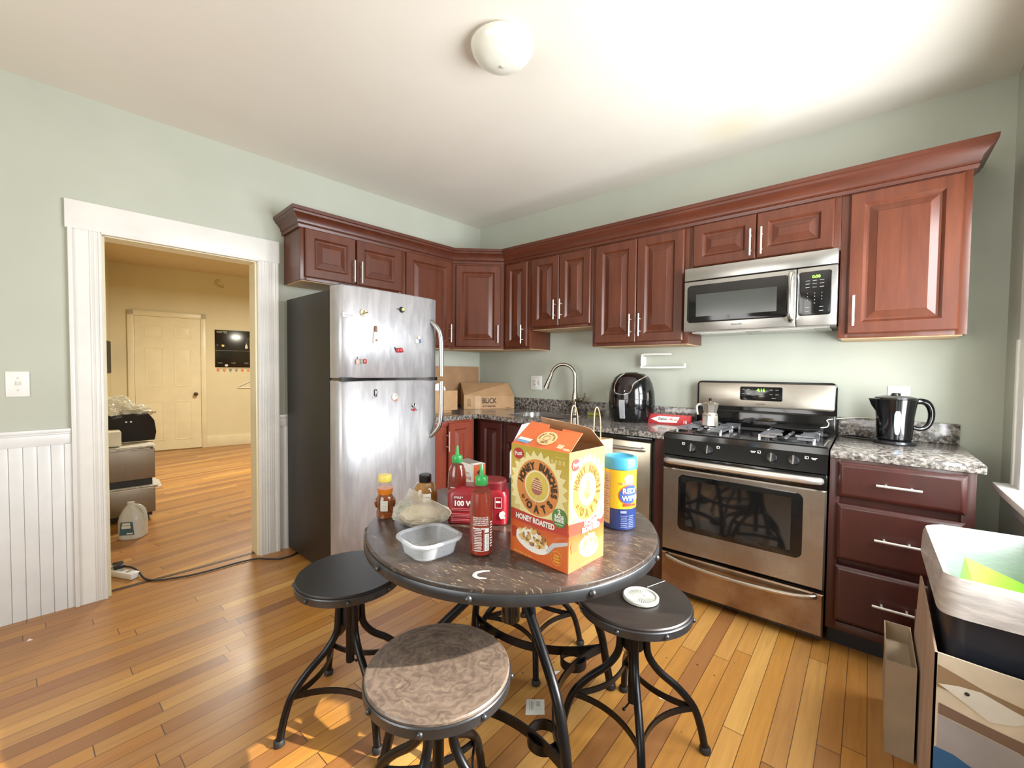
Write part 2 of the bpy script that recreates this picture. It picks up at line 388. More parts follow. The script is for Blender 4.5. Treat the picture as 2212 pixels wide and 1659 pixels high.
# right wall with two windows
W1 = (-1.00, -0.44); W2 = (-2.10, -1.15); WZ = (0.80, 2.16)
m = MB(); m.box(XC, W1[1], -0.05, XC + 0.14, 0.0, H); m.box(XC, W2[1], -0.05, XC + 0.14, W1[0], H); m.box(XC, YB, -0.05, XC + 0.14, W2[0], H)
for w in (W1, W2): m.box(XC, w[0], -0.05, XC + 0.14, w[1], WZ[0]); m.box(XC, w[0], WZ[1], XC + 0.14, w[1], H)
struct('wall_right', m, 'wall')
pane = clear('window_pane', (235, 240, 245), 0.08, 0.03, 0.02)
def window_x(name, y0, y1, z0, z1, x=XC):
    t = MB(); c = 0.11 if name == 'window_1' else 0.04; split = name == 'window_1'
    # casing: two side boards, lower half thicker on its outer edge as in the photo, head and apron
    t.box(x - 0.02, y1, z0 - 0.02, x, y1 + c, z1 + 0.1, 0.003); t.box(x - 0.02, y0 - c, z0 - 0.02, x, y0, z1 + 0.1, 0.003)
    if split: t.box(x - 0.026, y1 + c - 0.02, z0, x, y1 + c + 0.012, 1.415, 0.003)
    t.box(x - 0.024, y0 - c - 0.01, z1, x, y1 + c + 0.01, z1 + 0.13, 0.003)
    t.box(x - 0.018, y0 - c, z0 - 0.12, x, y1 + c, z0 - 0.03, 0.003)
    root = bpy.data.objects.new(name, t.finish(name, 'trim')); COL.objects.link(root); root['kind'] = 'structure'
    s = MB(); s.box(x - 0.075, y0 - c - 0.03, z0 - 0.03, x + 0.10, y1 + c + 0.03, z0, 0.006)
    so = bpy.data.objects.new('window_sill', s.finish('window_sill', 'trim')); COL.objects.link(so); so.parent = root
    for nm, a, b, dx in ((('lower_sash', z0, (z0 + z1) / 2 + 0.02, 0.03), ('upper_sash', (z0 + z1) / 2 - 0.02, z1, 0.07)) if split else (('single_sash', z0, z1, 0.05),)):
        f = MB(); f.box(x + dx, y0, a, x + dx + 0.035, y0 + 0.045, b); f.box(x + dx, y1 - 0.045, a, x + dx + 0.035, y1, b)
        f.box(x + dx, y0, a, x + dx + 0.035, y1, a + 0.05); f.box(x + dx, y0, b - 0.045, x + dx + 0.035, y1, b)
        fo = bpy.data.objects.new(nm, f.finish(nm, 'trim')); COL.objects.link(fo); fo.parent = root
        g = MB(); g.box(x + dx + 0.015, y0 + 0.04, a + 0.04, x + dx + 0.019, y1 - 0.04, b - 0.04)
        go = bpy.data.objects.new('glass_pane', g.finish('glass_pane', pane)); COL.objects.link(go); go.parent = fo
window_x('window_1', W1[0], W1[1], *WZ); window_x('window_2', W2[0], W2[1], *WZ)
t = MB(); y = YB
t.box(0.8, y, 0.78, 0.9, y + 0.02, 2.3); t.box(2.6, y, 0.78, 2.7, y + 0.02, 2.3); t.box(0.78, y, 2.2, 2.72, y + 0.024, 2.32); t.box(0.76, y, 0.77, 2.74, y + 0.06, 0.8); t.box(1.72, y - 0.06, 0.8, 1.78, y - 0.02, 2.2)
struct('fill_opening_frame', t, 'trim')  # added unseen frame around the opening of the rear fill light

# hall shell (frame FH: x along its back wall, y negative towards the kitchen)
HX0, HX1 = -0.259, 3.4
m = MB(); m.box(HX0 - 0.2, 0.0, -0.02, HX1, 0.1, HH); struct('wall_hall_back', m, 'hallwall', frame=FH)
m = MB(); m.box(HX0 - 0.1, -5.3, -0.02, HX0, 0.1, HH); struct('wall_hall_left', m, 'hallwall', frame=FH)
m = MB(); m.box(HX1, -5.6, -0.02, HX1 + 0.1, 0.1, HH); struct('wall_hall_right', m, 'hallwall', frame=FH)
m = MB(); m._add([(-5.5, -3.75, 0), (-0.06, -3.75, 0), (-0.06, 1.7, 0), (-5.5, 1.7, 0)], [(0, 1, 2, 3)]); m.box(-5.6, -3.8, HH, -0.0, 1.8, HH + 0.06); m.bm.faces.ensure_lookup_table()
m = MB(); m.box(-5.6, -3.9, HH, -0.06, 1.8, HH + 0.06); struct('ceiling_hall', m, simple('hall_ceiling_paint', (206, 186, 146), 0.7, var=0.02), frame=FA)
m = MB(); m.box(-0.125, -3.9, -0.02, -0.12, OY0 - 0.02, HH); m.box(-0.125, OY1 + 0.02, -0.02, -0.12, 1.8, HH); m.box(-0.125, OY0 - 0.02, OZ + 0.02, -0.12, OY1 + 0.02, HH); struct('wall_hall_front', m, 'hallwall', frame=FA)
m = MB(); m.box(0.846, -0.018, 0, HX1, 0, 0.172, 0.004); struct('baseboard_hall', m, 'halltrim', frame=FH)
m = MB(); m.box(HX0, -0.018, 0, -0.08, 0, 0.172, 0.004); struct('baseboard_hall_left', m, 'halltrim', frame=FH)
# hall six panel door
m = MB()
for a in ((-0.077, -0.003, 0, 2.10), (0.782, 0.848, 0, 2.10)): m.box(a[0], -0.03, a[2], a[1], 0, a[3], 0.006)
m.box(-0.077, -0.03, 2.025, 0.848, 0, 2.10, 0.006)
frm = struct('trim_1', m, 'halltrim', frame=FH)
m = MB(); rise = 0.045
m.box(0.0, -0.018, 0.012, 0.779, -0.002, 2.022)
def raised(mb, x, z, w, h, y=-0.018):
    mb.panel(w, h, [(0, 0.001), (0.003, -0.0035), (0.012, -0.0035), (0.016, -0.0005), (0.030, -0.0005), (0.048, -0.0045)], x, z, y)
for x, w in ((0.112, 0.215), (0.452, 0.215)):
    for z, h in ((1.705, 0.19), (0.975, 0.59), (0.155, 0.60)): raised(m, x, z, w, h)
door = struct('door_1', m, 'halltrim', frame=FH)
m = MB(); m.lathe([(0.03, 0), (0.03, 0.006), (0.011, 0.01), (0.011, 0.03), (0.024, 0.036), (0.029, 0.05), (0.024, 0.064), (0.008, 0.068)], seg=24)
b2 = m.bm; b2.transform(Matrix.Translation((0.712, -0.018, 0.852)) @ Matrix.Rotation(PI / 2, 4, 'X'))
ko = struct('door_knob', m, simple('aged_bronze', (92, 70, 60), 0.3, 0.9), parent=door)

# doorway casing, kitchen side
m = MB(); cx = 0.022
def casing_v(mb, y0, y1, inner):    # moulded vertical board; inner edge gets a bead
    mb.box(0, y0, 0, cx, y1, OZ)
    ys = (y0, y1)
    s = 1 if inner > y0 + 0.001 else -1
    for k, (d, t, w) in enumerate(((0.004, 0.006, 0.010), (0.022, 0.004, 0.010), (0.040, 0.005, 0.008))):
        e = inner - s * d; mb.box(cx, min(e, e - s * w), 0, cx + t, max(e, e - s * w), OZ, 0.0015)
    o_ = ys[0] if s > 0 else ys[1]
    mb.box(cx, min(o_, o_ + s * 0.018), 0, cx + 0.012, max(o_, o_ + s * 0.018), OZ, 0.003)
casing_v(m, -2.859, OY0, OY0); casing_v(m, OY1, -1.868, OY1)
for d in (0.058, 0.07, 0.082): m.box(cx, OY1 + d, 0, cx + 0.005, OY1 + d + 0.006, OZ, 0.001)
m.box(0, -2.868, OZ, 0.028, -1.860, 2.123, 0.003); m.box(0.0, OY0 - 0.002, OZ - 0.008, 0.034, OY1 + 0.002, OZ + 0.006, 0.002)
struct('trim_2', m, 'trim', frame=FA)
m = MB(); m.box(-0.125, OY0 - 0.001, 0, 0.0, OY0 + 0.012, OZ); m.box(-0.125, OY1 - 0.012, 0, 0.0, OY1 + 0.001, OZ); m.box(-0.125, OY0, OZ - 0.012, 0.0, OY1, OZ + 0.001)
struct('trim_3', m, 'halltrim', frame=FA)
m = MB(); m.box(-0.078, OY0 - 0.001, -0.004, -0.050, OY1 + 0.001, 0.002); struct('trim_4', m, mat_wood('dark_threshold', (44, 26, 12), (60, 38, 18), 0.4, axis='y'), frame=FA)
# wainscot on the left wall, both sides of the doorway
def wains(y0, y1, name):
    mb = MB(); mb.box(0, y0, 0, 0.008, y1, 0.86)
    w = 0.047; y = y1 - 0.028
    mb.box(0, y1 - 0.027, 0, 0.016, y1, 0.87, 0.002)
    k = 0
    while y - w > y0:
        mb.box(0.004, y - w + 0.0015, 0, 0.0135, y - 0.0003, 0.868, 0.002); y -= w; k += 1
    mb.box(0, y0, 0.862, 0.016, y1, 0.925, 0.003); mb.box(0, y0, 0.925, 0.026, y1, 0.945, 0.005); mb.box(0, y0, 0.916, 0.02, y1, 0.927, 0.003)
    struct(name, mb, 'bead', frame=FA)
wains(-4.6, -2.859, 'trim_5'); wains(-1.868, -1.80, 'trim_6')

# switch plate on the left wall
def switch_plate(frame, c, normal, label, kind, w=0.078, h=0.124):
    t = Thing('light_switch' if kind == 'switch' else 'wall_outlet', label, 'switch' if kind == 'switch' else 'outlet', c, frame)
    mb = MB(); mb.box(c[0] - w / 2, c[1] - 0.006, c[2] - h / 2, c[0] + w / 2, c[1], c[2] + h / 2, 0.003)
    R_ = Matrix.Translation(c) @ (Matrix.Rotation(PI / 2, 4, 'Z') if normal == 'x' else Matrix.Identity(4)) @ Matrix.Translation(-Vector(c))
    mb.bm.transform(R_); t.part('cover_plate', mb, 'white')
    if kind == 'switch':
        mb = MB(); mb.box(c[0] - 0.005, c[1] - 0.016, c[2] - 0.004, c[0] + 0.005, c[1] - 0.005, c[2] + 0.014, 0.002); mb.bm.transform(R_); t.part('toggle', mb, 'offwhite')
        mb = MB(); [mb.cyl((c[0], c[1] - 0.0075, c[2] + dz), (c[0], c[1] - 0.005, c[2] + dz), 0.003, seg=10) for dz in (-0.03, 0.03)]; mb.bm.transform(R_); t.part('screw', mb, 'nickel')
    elif kind == 'gfci':
        mb = MB(); mb.box(c[0] - 0.02, c[1] - 0.009, c[2] - 0.035, c[0] + 0.02, c[1] - 0.005, c[2] + 0.035, 0.002); mb.bm.transform(R_); t.part('socket_insert', mb, 'white')
        mb = MB(); 
        for dz in (-0.02, 0.02): mb.box(c[0] - 0.009, c[1] - 0.0097, c[2] + dz - 0.005, c[0] - 0.006, c[1] - 0.0088, c[2] + dz + 0.005); mb.box(c[0] + 0.006, c[1] - 0.0097, c[2] + dz - 0.005, c[0] + 0.009, c[1] - 0.0088, c[2] + dz + 0.005)
        mb.bm.transform(R_); t.part('slots', mb, 'ink')
    return t
switch_plate(FA, (0.0, -3.038, 1.175), 'x', 'white toggle light switch on the green wall left of the doorway', 'switch')
t = switch_plate(F0, (0.719, 0, 1.158), 'y', 'white double socket plate on the back wall left of the faucet', 'double', w=0.125)
mb = MB(); mb.box(0.690, -0.010, 1.125, 0.722, -0.005, 1.19, 0.002); t.part('socket_insert', mb, 'white')
mb = MB(); mb.box(0.745, -0.010, 1.142, 0.765, -0.005, 1.175, 0.002); mb.box(0.750, -0.018, 1.155, 0.760, -0.009, 1.165, 0.002); t.part('rocker', mb, 'offwhite')
mb = MB(); [mb.box(0.698 + dx, -0.0115, z - 0.006, 0.702 + dx, -0.0098, z + 0.006) for dx in (0, 0.011) for z in (1.143, 1.172)]; t.part('slots', mb, 'ink')
switch_plate(F0, (3.131, 0, 1.14), 'y', 'white wall outlet plate half hidden behind the black kettle', 'gfci', w=0.09)

# ceiling lamp
c = (1.763, -1.672, H); t = Thing('ceiling_lamp', 'round frosted glass flush dome lamp on the cream ceiling', 'lamp', c)
mb = MB(); mb.lathe([(0.05, 0), (0.120, 0), (0.125, -0.008), (0.123, -0.02), (0.09, -0.022)], c, 48); t.part('base_plate', mb, 'nickel')
mb = MB(); mb.lathe([(0.131, -0.012), (0.135, -0.018), (0.133, -0.030), (0.122, -0.050), (0.102, -0.070), (0.073, -0.086), (0.040, -0.095), (0.01, -0.098)], c, 64); t.part('glass_shade', mb, simple('frosted_glass', (222, 222, 208), 0.25, 0, 0.02, Coat_Weight=0.4))
mb = MB(); mb.lathe([(0.004, -0.096), (0.008, -0.099), (0.007, -0.104), (0.003, -0.107)], c, 16); t.part('finial', mb, 'nickel')

# ================================================================ KITCHEN CABINETS
DOORP = [(0.0, 0.0), (0.0, -0.014), (0.006, -0.020), (0.056, -0.020), (0.062, -0.014), (0.068, -0.007), (0.076, -0.006), (0.106, -0.0175), (0.108, -0.0195)]
def door_mb(w, h, X4):
    mb = MB(); k = min(1.0, min(w, h) / 0.26)
    pr = [(i * k if i > 0.01 else i, y) for i, y in DOORP]
    mb.panel(w, h, pr); mb.bm.transform(X4); return mb
def handle_mb(x, z, L, X4, vert=True, y=-0.020):
    mb = MB(); o = 0.032
    if vert:
        mb.cyl((x, y - o, z), (x, y - o, z + L), 0.0055, seg=12)
        for q in (0.22, 0.78): mb.cyl((x, y, z + L * q), (x, y - o, z + L * q), 0.0045, seg=10)
    else:
        mb.cyl((x, y - o, z), (x + L, y - o, z), 0.0055, seg=12)
        for q in (0.22, 0.78): mb.cyl((x + L * q, y, z), (x + L * q, y - o, z), 0.0045, seg=10)
    mb.bm.transform(X4); return mb
def cabinet(name, label, cat, frame, x0, x1, z0, z1, yf, depth, doors, drawers=(), mat='cherry', group=None, under=True, axis='B'):
    """local coords: front -y at y=yf; doors = (x,z,w,h,handle_x,handle_z) ; axis 'A' turns the whole so that the front faces +x"""
    X4 = Matrix.Identity(4) if axis == 'B' else Matrix.Rotation(PI / 2, 4, 'Z')
    base = X4 @ Vector(((x0 + x1) / 2, yf + depth / 2, z0)); t = Thing(name, label, cat, base, frame, group)
    mb = MB(); mb.box(x0 + 0.001, yf + 0.018, z0 + 0.001, x1 - 0.001, yf + depth, z1); mb.bm.transform(X4); t.part('carcass', mb, mat)
    mb = MB(); s = 0.038
    mb.box(x0, yf, z0, x0 + s, yf + 0.019, z1, 0.001); mb.box(x1 - s, yf, z0, x1, yf + 0.019, z1, 0.001)
    mb.box(x0 + s, yf, z0, x1 - s, yf + 0.019, z0 + s, 0.001); mb.box(x0 + s, yf, z1 - s, x1 - s, yf + 0.019, z1, 0.001)
    mb.bm.transform(X4); t.part('face_frame', mb, mat)
    if under:
        mb = MB(); mb.box(x0 + 0.012, yf + 0.02, z0 - 0.004, x1 - 0.012, yf + depth - 0.002, z0 + 0.002); mb.bm.transform(X4); t.part('bottom_panel', mb, 'cabunder')
    for (x, z, w, h, hx, hz) in doors:
        d = t.part('door', door_mb(w, h, X4 @ Matrix.Translation((x, yf - 0.001, z))), mat, ang=0.2)
        if hx is not None: t.part('handle', handle_mb(hx, hz, 0.15, X4 @ Matrix.Translation((0, yf, 0))), 'nickel', parent=d)
    for (x, z, w, h, hx, L) in drawers:
        mb = MB(); mb.panel(w, h, [(0, 0), (0, -0.010), (0.004, -0.014), (0.016, -0.020), (0.02, -0.020)]); mb.bm.transform(X4 @ Matrix.Translation((x, yf - 0.001, z)))
        d = t.part('drawer', mb, mat)
        if hx is not None: t.part('handle', handle_mb(hx, z + h * 0.5, L, X4 @ Matrix.Translation((0, yf, 0)), False), 'nickel', parent=d)
    return t
YU = -0.295; ZU0, ZU1 = 1.447, 2.20
cabinet('wall_cabinet', 'narrow single door cherry wall cabinet right of the corner cabinet', 'cabinet', F0, 0.581, 0.865, ZU0, ZU1, YU, 0.293, [(0.612, ZU0 + 0.02, 0.233, ZU1 - ZU0 - 0.06, 0.808, 1.49)])
cabinet('wall_cabinet', 'short two door cherry wall cabinet above the sink', 'cabinet', F0, 0.866, 1.446, 1.60, ZU1, YU, 0.293, [(0.893, 1.618, 0.262, 0.545, 1.128, 1.665), (1.159, 1.618, 0.272, 0.545, 1.186, 1.665)])
cabinet('wall_cabinet', 'tall two door cherry wall cabinet left of the microwave', 'cabinet', F0, 1.447, 2.124, ZU0, ZU1, YU, 0.293, [(1.474, ZU0 + 0.02, 0.310, ZU1 - ZU0 - 0.055, 1.752, 1.505), (1.788, ZU0 + 0.02, 0.308, ZU1 - ZU0 - 0.055, 1.818, 1.505)])
cabinet('wall_cabinet', 'low two door cherry wall cabinet directly above the microwave', 'cabinet', F0, 2.125, 2.877, 1.90, ZU1, YU, 0.293, [(2.150, 1.915, 0.343, 0.255, 2.470, 1.93), (2.497, 1.915, 0.352, 0.255, 2.525, 1.93)])
cabinet('wall_cabinet', 'large single door cherry wall cabinet right of the microwave', 'cabinet', F0, 2.878, 3.338, ZU0, ZU1, YU, 0.293, [(2.912, ZU0 + 0.02, 0.398, ZU1 - ZU0 - 0.052, 2.938, 1.505)])
# left wall uppers (x along wall = y of frame A)
cabinet('wall_cabinet', 'low two door cherry wall cabinet above the refrigerator', 'cabinet', FA, -1.824, -1.064, 1.842, ZU1, YU, 0.293, [(-1.797, 1.860, 0.340, 0.315, -1.478, 1.87), (-1.448, 1.860, 0.360, 0.315, -1.424, 1.87)], axis='A')
cabinet('wall_cabinet', 'single door cherry wall cabinet between the fridge cabinet and the corner', 'cabinet', FA, -1.063, -0.582, ZU0, ZU1, YU, 0.293, [(-1.045, ZU0 + 0.02, 0.440, ZU1 - ZU0 - 0.04, -0.632, 1.50)], axis='A')
# diagonal corner cabinet
pa = FA @ Vector((0.295, -0.581, 0)); pb = Vector((0.580, -0.295, 0)); dd = (pb - pa); wd = dd.length; ang = math.atan2(dd.y, dd.x)
t = Thing('corner_cabinet', 'diagonal cherry corner wall cabinet with one raised panel door', 'cabinet', (0.3, -0.3, ZU0))
qa = FA @ Vector((0.004, -0.581, 0))
mb = MB(); poly = [(qa.x, qa.y), (pa.x, pa.y), (pb.x, pb.y), (0.580, -0.004), (0.004, -0.004)]
mb.loops([[(x, y, z) for x, y in poly] for z in (ZU0, ZU1)]); t.part('carcass', mb, 'cherry')
X4 = Matrix.Translation((pa.x, pa.y, 0)) @ Matrix.Rotation(ang, 4, 'Z')
d = t.part('door', door_mb(wd - 0.055, ZU1 - ZU0 - 0.06, X4 @ Matrix.Translation((0.028, -0.001, ZU0 + 0.02))), 'cherry', ang=0.2)
t.part('handle', handle_mb(wd - 0.052, 1.50, 0.15, X4), 'nickel', parent=d)
mb = MB(); mb.loops([[(x * 0.97 + 0.004, y * 0.97 - 0.004, z) for x, y in poly] for z in (ZU0 - 0.004, ZU0 + 0.001)]); t.part('bottom_panel', mb, 'cabunder')
# crown moulding sweeping over all wall cabinets
prof = [(0.0, 2.175), (0.010, 2.175), (0.014, 2.192), (0.010, 2.198), (0.018, 2.204), (0.022, 2.222), (0.040, 2.246), (0.052, 2.254), (0.054, 2.266), (0.062, 2.270), (0.064, 2.290), (0.0, 2.290)]
path = [FA @ Vector((0.0, -1.826, 0)), FA @ Vector((-YU, -1.826, 0)), pa, pb, Vector((3.340, YU, 0)), Vector((3.340, 0.0, 0))]
L = []
for i, p in enumerate(path):
    a = (path[i] - path[i - 1]).normalized() if i else None; b = (path[i + 1] - path[i]).normalized() if i < len(path) - 1 else None
    na = Vector((a.y, -a.x, 0)) if a else None; nb = Vector((b.y, -b.x, 0)) if b else None
    n = (na + nb) if (a and b) else (na or nb)
    n = n / (n.length ** 2) * 2 if (a and b) else n
    L.append([(p.x + n.x * d_, p.y + n.y * d_, z) for d_, z in prof])
mb = MB(); mb.loops(L)
for i in range(1, 4):      # dust cover boards on top of the cabinets
    p, q = path[i], path[i + 1]; d_ = (q - p).normalized(); nn = Vector((-d_.y, d_.x, 0)) * 0.02
    mb.loops([[(p.x, p.y, z), (q.x, q.y, z), (q.x + nn.x, q.y + nn.y, z), (p.x + nn.x, p.y + nn.y, z)] for z in (2.198, 2.285)])
solo('crown_molding', mb, 'cherryx', 'long stepped cherry crown molding along the tops of all wall cabinets', 'molding', (1.5, -0.3, 2.2), ang=0.5)

# ---- base cabinets
YC = -0.640; ZB = 0.882
cabinet('drawer_cabinet', 'shaded cherry base cabinet with three drawers right of the stove', 'cabinet', F0, 2.882, 3.338, 0.10, ZB, -0.655, 0.65, [], [(2.912, 0.715, 0.400, 0.155, 3.043, 0.142), (2.912, 0.433, 0.400, 0.250, 3.043, 0.142), (2.912, 0.150, 0.400, 0.252, 3.043, 0.142)], mat='cherryshade', under=False)
t = MB(); t.box(2.886, -0.58, 0.0, 3.334, -0.03, 0.10); solo('toe_kick', t, 'blackmatte', 'dark recessed plinth board under the three drawer cabinet', 'plinth', (3.1, -0.3, 0))
cabinet('sink_cabinet', 'two door cherry base cabinet under the sink with a false drawer front', 'cabinet', F0, 0.905, 1.43, 0.10, ZB, -0.64, 0.60, [(0.928, 0.13, 0.235, 0.55, 1.135, 0.48), (1.172, 0.13, 0.235, 0.55, 1.20, 0.48)], [(0.928, 0.715, 0.48, 0.15, None, 0)], mat='cherryshade', under=False)
cabinet('base_cabinet', 'narrow shaded cherry base cabinet in the corner facing the stove side', 'cabinet', F0, 0.606, 0.904, 0.10, ZB, -0.635, 0.60, [(0.655, 0.13, 0.225, 0.735, None, 0)], mat='cherryshade', under=False)
cabinet('base_cabinet', 'sunlit reddish cherry base cabinet between refrigerator and corner', 'cabinet', FA, -1.06, -0.640, 0.10, ZB, -0.648, 0.60, [(-0.90, 0.13, 0.225, 0.735, -0.925, 0.66)], mat=mat_wood('lit_cherry_wood', (122, 50, 34), (146, 64, 44), 0.35), under=False, axis='A')  # lit copy of the cherry: light from the window side put into the colour
mb = MB(); mb.box(2.070, -0.655, 0.0, 2.124, -0.03, ZB); solo('filler_panel', mb, 'cherryshade', 'narrow shaded cherry filler board between dishwasher and stove', 'panel', (2.09, -0.3, 0))
mb = MB(); mb.box(0.72, -0.57, 0.0, 1.43, -0.03, 0.10); mb.box(0.2, -0.97, 0, 0.56, -0.66, 0.10); solo('toe_kick', mb, 'blackmatte', 'dark plinth under the sink and corner base cabinets', 'plinth', (1.0, -0.3, 0))

# ---- countertops
ZC = 0.917
t = Thing('countertop', 'L shaped speckled granite countertop with the sink cut into it', 'countertop', (1.0, -0.3, 0.885))
mb = MB(); z0 = 0.884
a = FA @ Vector((0.012, -1.075, 0)); b = FA @ Vector((0.668, -1.075, 0)); c_ = FA @ Vector((0.638, -0.60, 0))
mb.loops([[(a.x, a.y, z), (b.x, b.y, z), (0.630, -0.668, z), (0.004, -0.668, z)] for z in (z0, ZC)])
mb.box(0.004, -0.6685, z0, 0.74, -0.003, ZC); mb.holed(0.74, 1.40, -0.6685, -0.003, 0.80, 1.33, -0.55, -0.16, 0.1, z0, ZC); mb.box(1.40, -0.6685, z0, 2.122, -0.003, ZC)
t.part('counter_slab', mb, 'granite', ang=0.8)
mb = MB(); mb.box(0.02, -0.022, ZC, 2.122, -0.002, 1.018, 0.002); t.part('backsplash', mb, 'granite')
t2 = Thing('countertop', 'short speckled granite countertop over the drawers beside the window', 'countertop', (3.1, -0.3, 0.885))
mb = MB(); mb.box(2.882, -0.668, z0, 3.362, -0.003, ZC, 0.003); t2.part('counter_slab', mb, 'granite')
mb = MB(); mb.box(2.882, -0.022, ZC, 3.362, -0.002, 1.018, 0.002); t2.part('backsplash', mb, 'granite')
# sink
mb = MB(); cx_, cy_ = 1.065, -0.355
mb.loops([rrect(cx_, cy_, 0.262, 0.192, 0.912), rrect(cx_, cy_, 0.262, 0.192, 0.884), rrect(cx_, cy_, 0.255, 0.185, 0.76), rrect(cx_, cy_, 0.23, 0.16, 0.735), rrect(cx_, cy_, 0.03, 0.03, 0.73)], False, True)
t = Thing('sink', 'stainless steel undermount sink bowl set in the granite', 'sink', (cx_, cy_, 0.73)); t.part('bowl', mb, 'steel')
mb = MB(); mb.lathe([(0.02, 0.732), (0.035, 0.733), (0.04, 0.737), (0.0, 0.737)], (cx_, cy_, 0), 24); t.part('drain', mb, 'chrome')
# faucet
fx, fy = 1.19, -0.11; t = Thing('faucet', 'brushed nickel gooseneck faucet with pull down spray head behind the sink', 'faucet', (fx, fy, ZC))
mb = MB(); mb.lathe([(0.030, 0), (0.030, 0.008), (0.024, 0.014), (0.024, 0.09), (0.026, 0.10), (0.024, 0.15), (0.014, 0.20), (0.012, 0.21)], (fx, fy, ZC), 24); t.part('faucet_body', mb, M['faucet'])
mb = MB(); n_ = 18; tp = [(fx, fy, ZC + 0.19), (fx, fy, ZC + 0.28)]
for k in range(n_): th = PI * k / (n_ - 1) * 0.93; tp.append((fx - (0.103 - 0.103 * math.cos(th)) * 0.93, fy - (0.103 - 0.103 * math.cos(th)) * 0.30, ZC + 0.30 + 0.103 * math.sin(th)))
mb.tube(tp, 0.0132, 14, smooth=2); t.part('gooseneck', mb, M['faucet'])
e_ = Vector(tp[-1]); mb = MB(); mb.tube([e_, e_ + Vector((-0.012, -0.004, -0.03)), e_ + Vector((-0.03, -0.01, -0.075)), e_ + Vector((-0.045, -0.014, -0.115))], [0.013, 0.016, 0.019, 0.0235], 18); t.part('spray_head', mb, M['faucet'])
mb = MB(); mb.tube([(fx + 0.015, fy - 0.005, ZC + 0.115), (fx + 0.05, fy - 0.012, ZC + 0.118), (fx + 0.085, fy - 0.015, ZC + 0.122)], [0.017, 0.019, 0.014], 14, smooth=3); mb.tube([(fx + 0.075, fy - 0.015, ZC + 0.118), (fx + 0.098, fy - 0.01, ZC + 0.15), (fx + 0.094, fy - 0.005, ZC + 0.175)], [0.007, 0.006, 0.008], 10, smooth=4); t.part('lever', mb, M['faucet'])
# dishwasher
t = Thing('dishwasher', 'stainless steel dishwasher with a bar handle under the counter left of the stove', 'dishwasher', (1.75, -0.3, 0.0))
mb = MB(); mb.box(1.432, -0.635, 0.02, 2.068, -0.04, 0.880); t.part('tub_body', mb, 'blackmatte')
mb = MB(); mb.box(1.440, -0.672, 0.115, 2.050, -0.64, 0.852, 0.006); t.part('door', mb, mat_steel('dishwasher_steel', (190, 180, 160), 0.3, 'z'))
mb = MB(); mb.box(1.440, -0.664, 0.855, 2.055, -0.636, 0.878, 0.002); t.part('control_strip', mb, 'blackgloss')
mb = MB(); mb.tube([(1.50, -0.672, 0.81), (1.51, -0.705, 0.81), (1.75, -0.712, 0.81), (1.99, -0.705, 0.81), (2.0, -0.672, 0.81)], 0.012, 12, smooth=4); t.part('handle', mb, 'steel')
mb = MB(); mb.box(1.45, -0.60, 0.0, 2.06, -0.05, 0.105); t.part('kick_panel', mb, 'blackmatte')

# ================================================================ STOVE
SX0, SX1 = 2.127, 2.877; SW = SX1 - SX0
t = Thing('gas_stove', 'freestanding stainless and black gas range with backguard clock reading 4:16', 'stove', (2.5, -0.35, 0.0))
mb = MB(); mb.box(SX0 + 0.004, -0.635, 0.02, SX1 - 0.004, -0.03, 0.90); t.part('body', mb, 'blackplastic')
mb = MB(); z0 = 0.905
mb.loops([[(SX0, -0.665, 0.893), (SX1, -0.665, 0.893), (SX1, -0.03, 0.893), (SX0, -0.03, 0.893)], [(SX0, -0.662, 0.921), (SX1, -0.662, 0.921), (SX1, -0.03, 0.921), (SX0, -0.03, 0.921)],
          [(SX0 + 0.008, -0.652, 0.927), (SX1 - 0.008, -0.652, 0.927), (SX1 - 0.008, -0.03, 0.927), (SX0 + 0.008, -0.03, 0.927)], [(SX0 + 0.028, -0.625, 0.926), (SX1 - 0.028, -0.625, 0.926), (SX1 - 0.028, -0.105, 0.926), (SX0 + 0.028, -0.105, 0.926)],
          [(SX0 + 0.04, -0.61, 0.912), (SX1 - 0.04, -0.61, 0.912), (SX1 - 0.04, -0.115, 0.912), (SX0 + 0.04, -0.115, 0.912)]])
t.part('cooktop', mb, 'blackgloss')
mb = MB(); mb.loops([[(SX0 + 0.002, -0.663, 0.895), (SX1 - 0.002, -0.663, 0.895), (SX1 - 0.002, -0.63, 0.895), (SX0 + 0.002, -0.63, 0.895)], [(SX0 + 0.002, -0.688, 0.808), (SX1 - 0.002, -0.688, 0.808), (SX1 - 0.002, -0.63, 0.808), (SX0 + 0.002, -0.63, 0.808)]])
cp = t.part('control_panel', mb, 'blackgloss')
for kx in (2.283, 2.366, 2.655, 2.745):
    kb = MB(); kb.lathe([(0.024, 0), (0.024, 0.010), (0.021, 0.018), (0.012, 0.020)], seg=28); kb.box(-0.005, -0.022, 0.010, 0.005, 0.022, 0.030, 0.003)
    kb.bm.transform(Matrix.Translation((kx, -0.676, 0.852)) @ Matrix.Rotation(PI / 2 - 0.28, 4, 'X'))
    kb.mi = 0; t.part('knob', kb, 'blackplastic')
mb = MB()
for kx in (2.283, 2.366, 2.655, 2.745):   # chrome pointer strip on each knob
    b_ = MB(); b_.box(-0.0028, -0.021, 0.030, 0.0028, 0.021, 0.0312); b_.bm.transform(Matrix.Translation((kx, -0.676, 0.852)) @ Matrix.Rotation(PI / 2 - 0.28, 4, 'X'))
    mb.bm.from_mesh(b_.finish('x', 'chrome'))
t.part('knob_pointers', mb, 'chrome')
mb = MB()
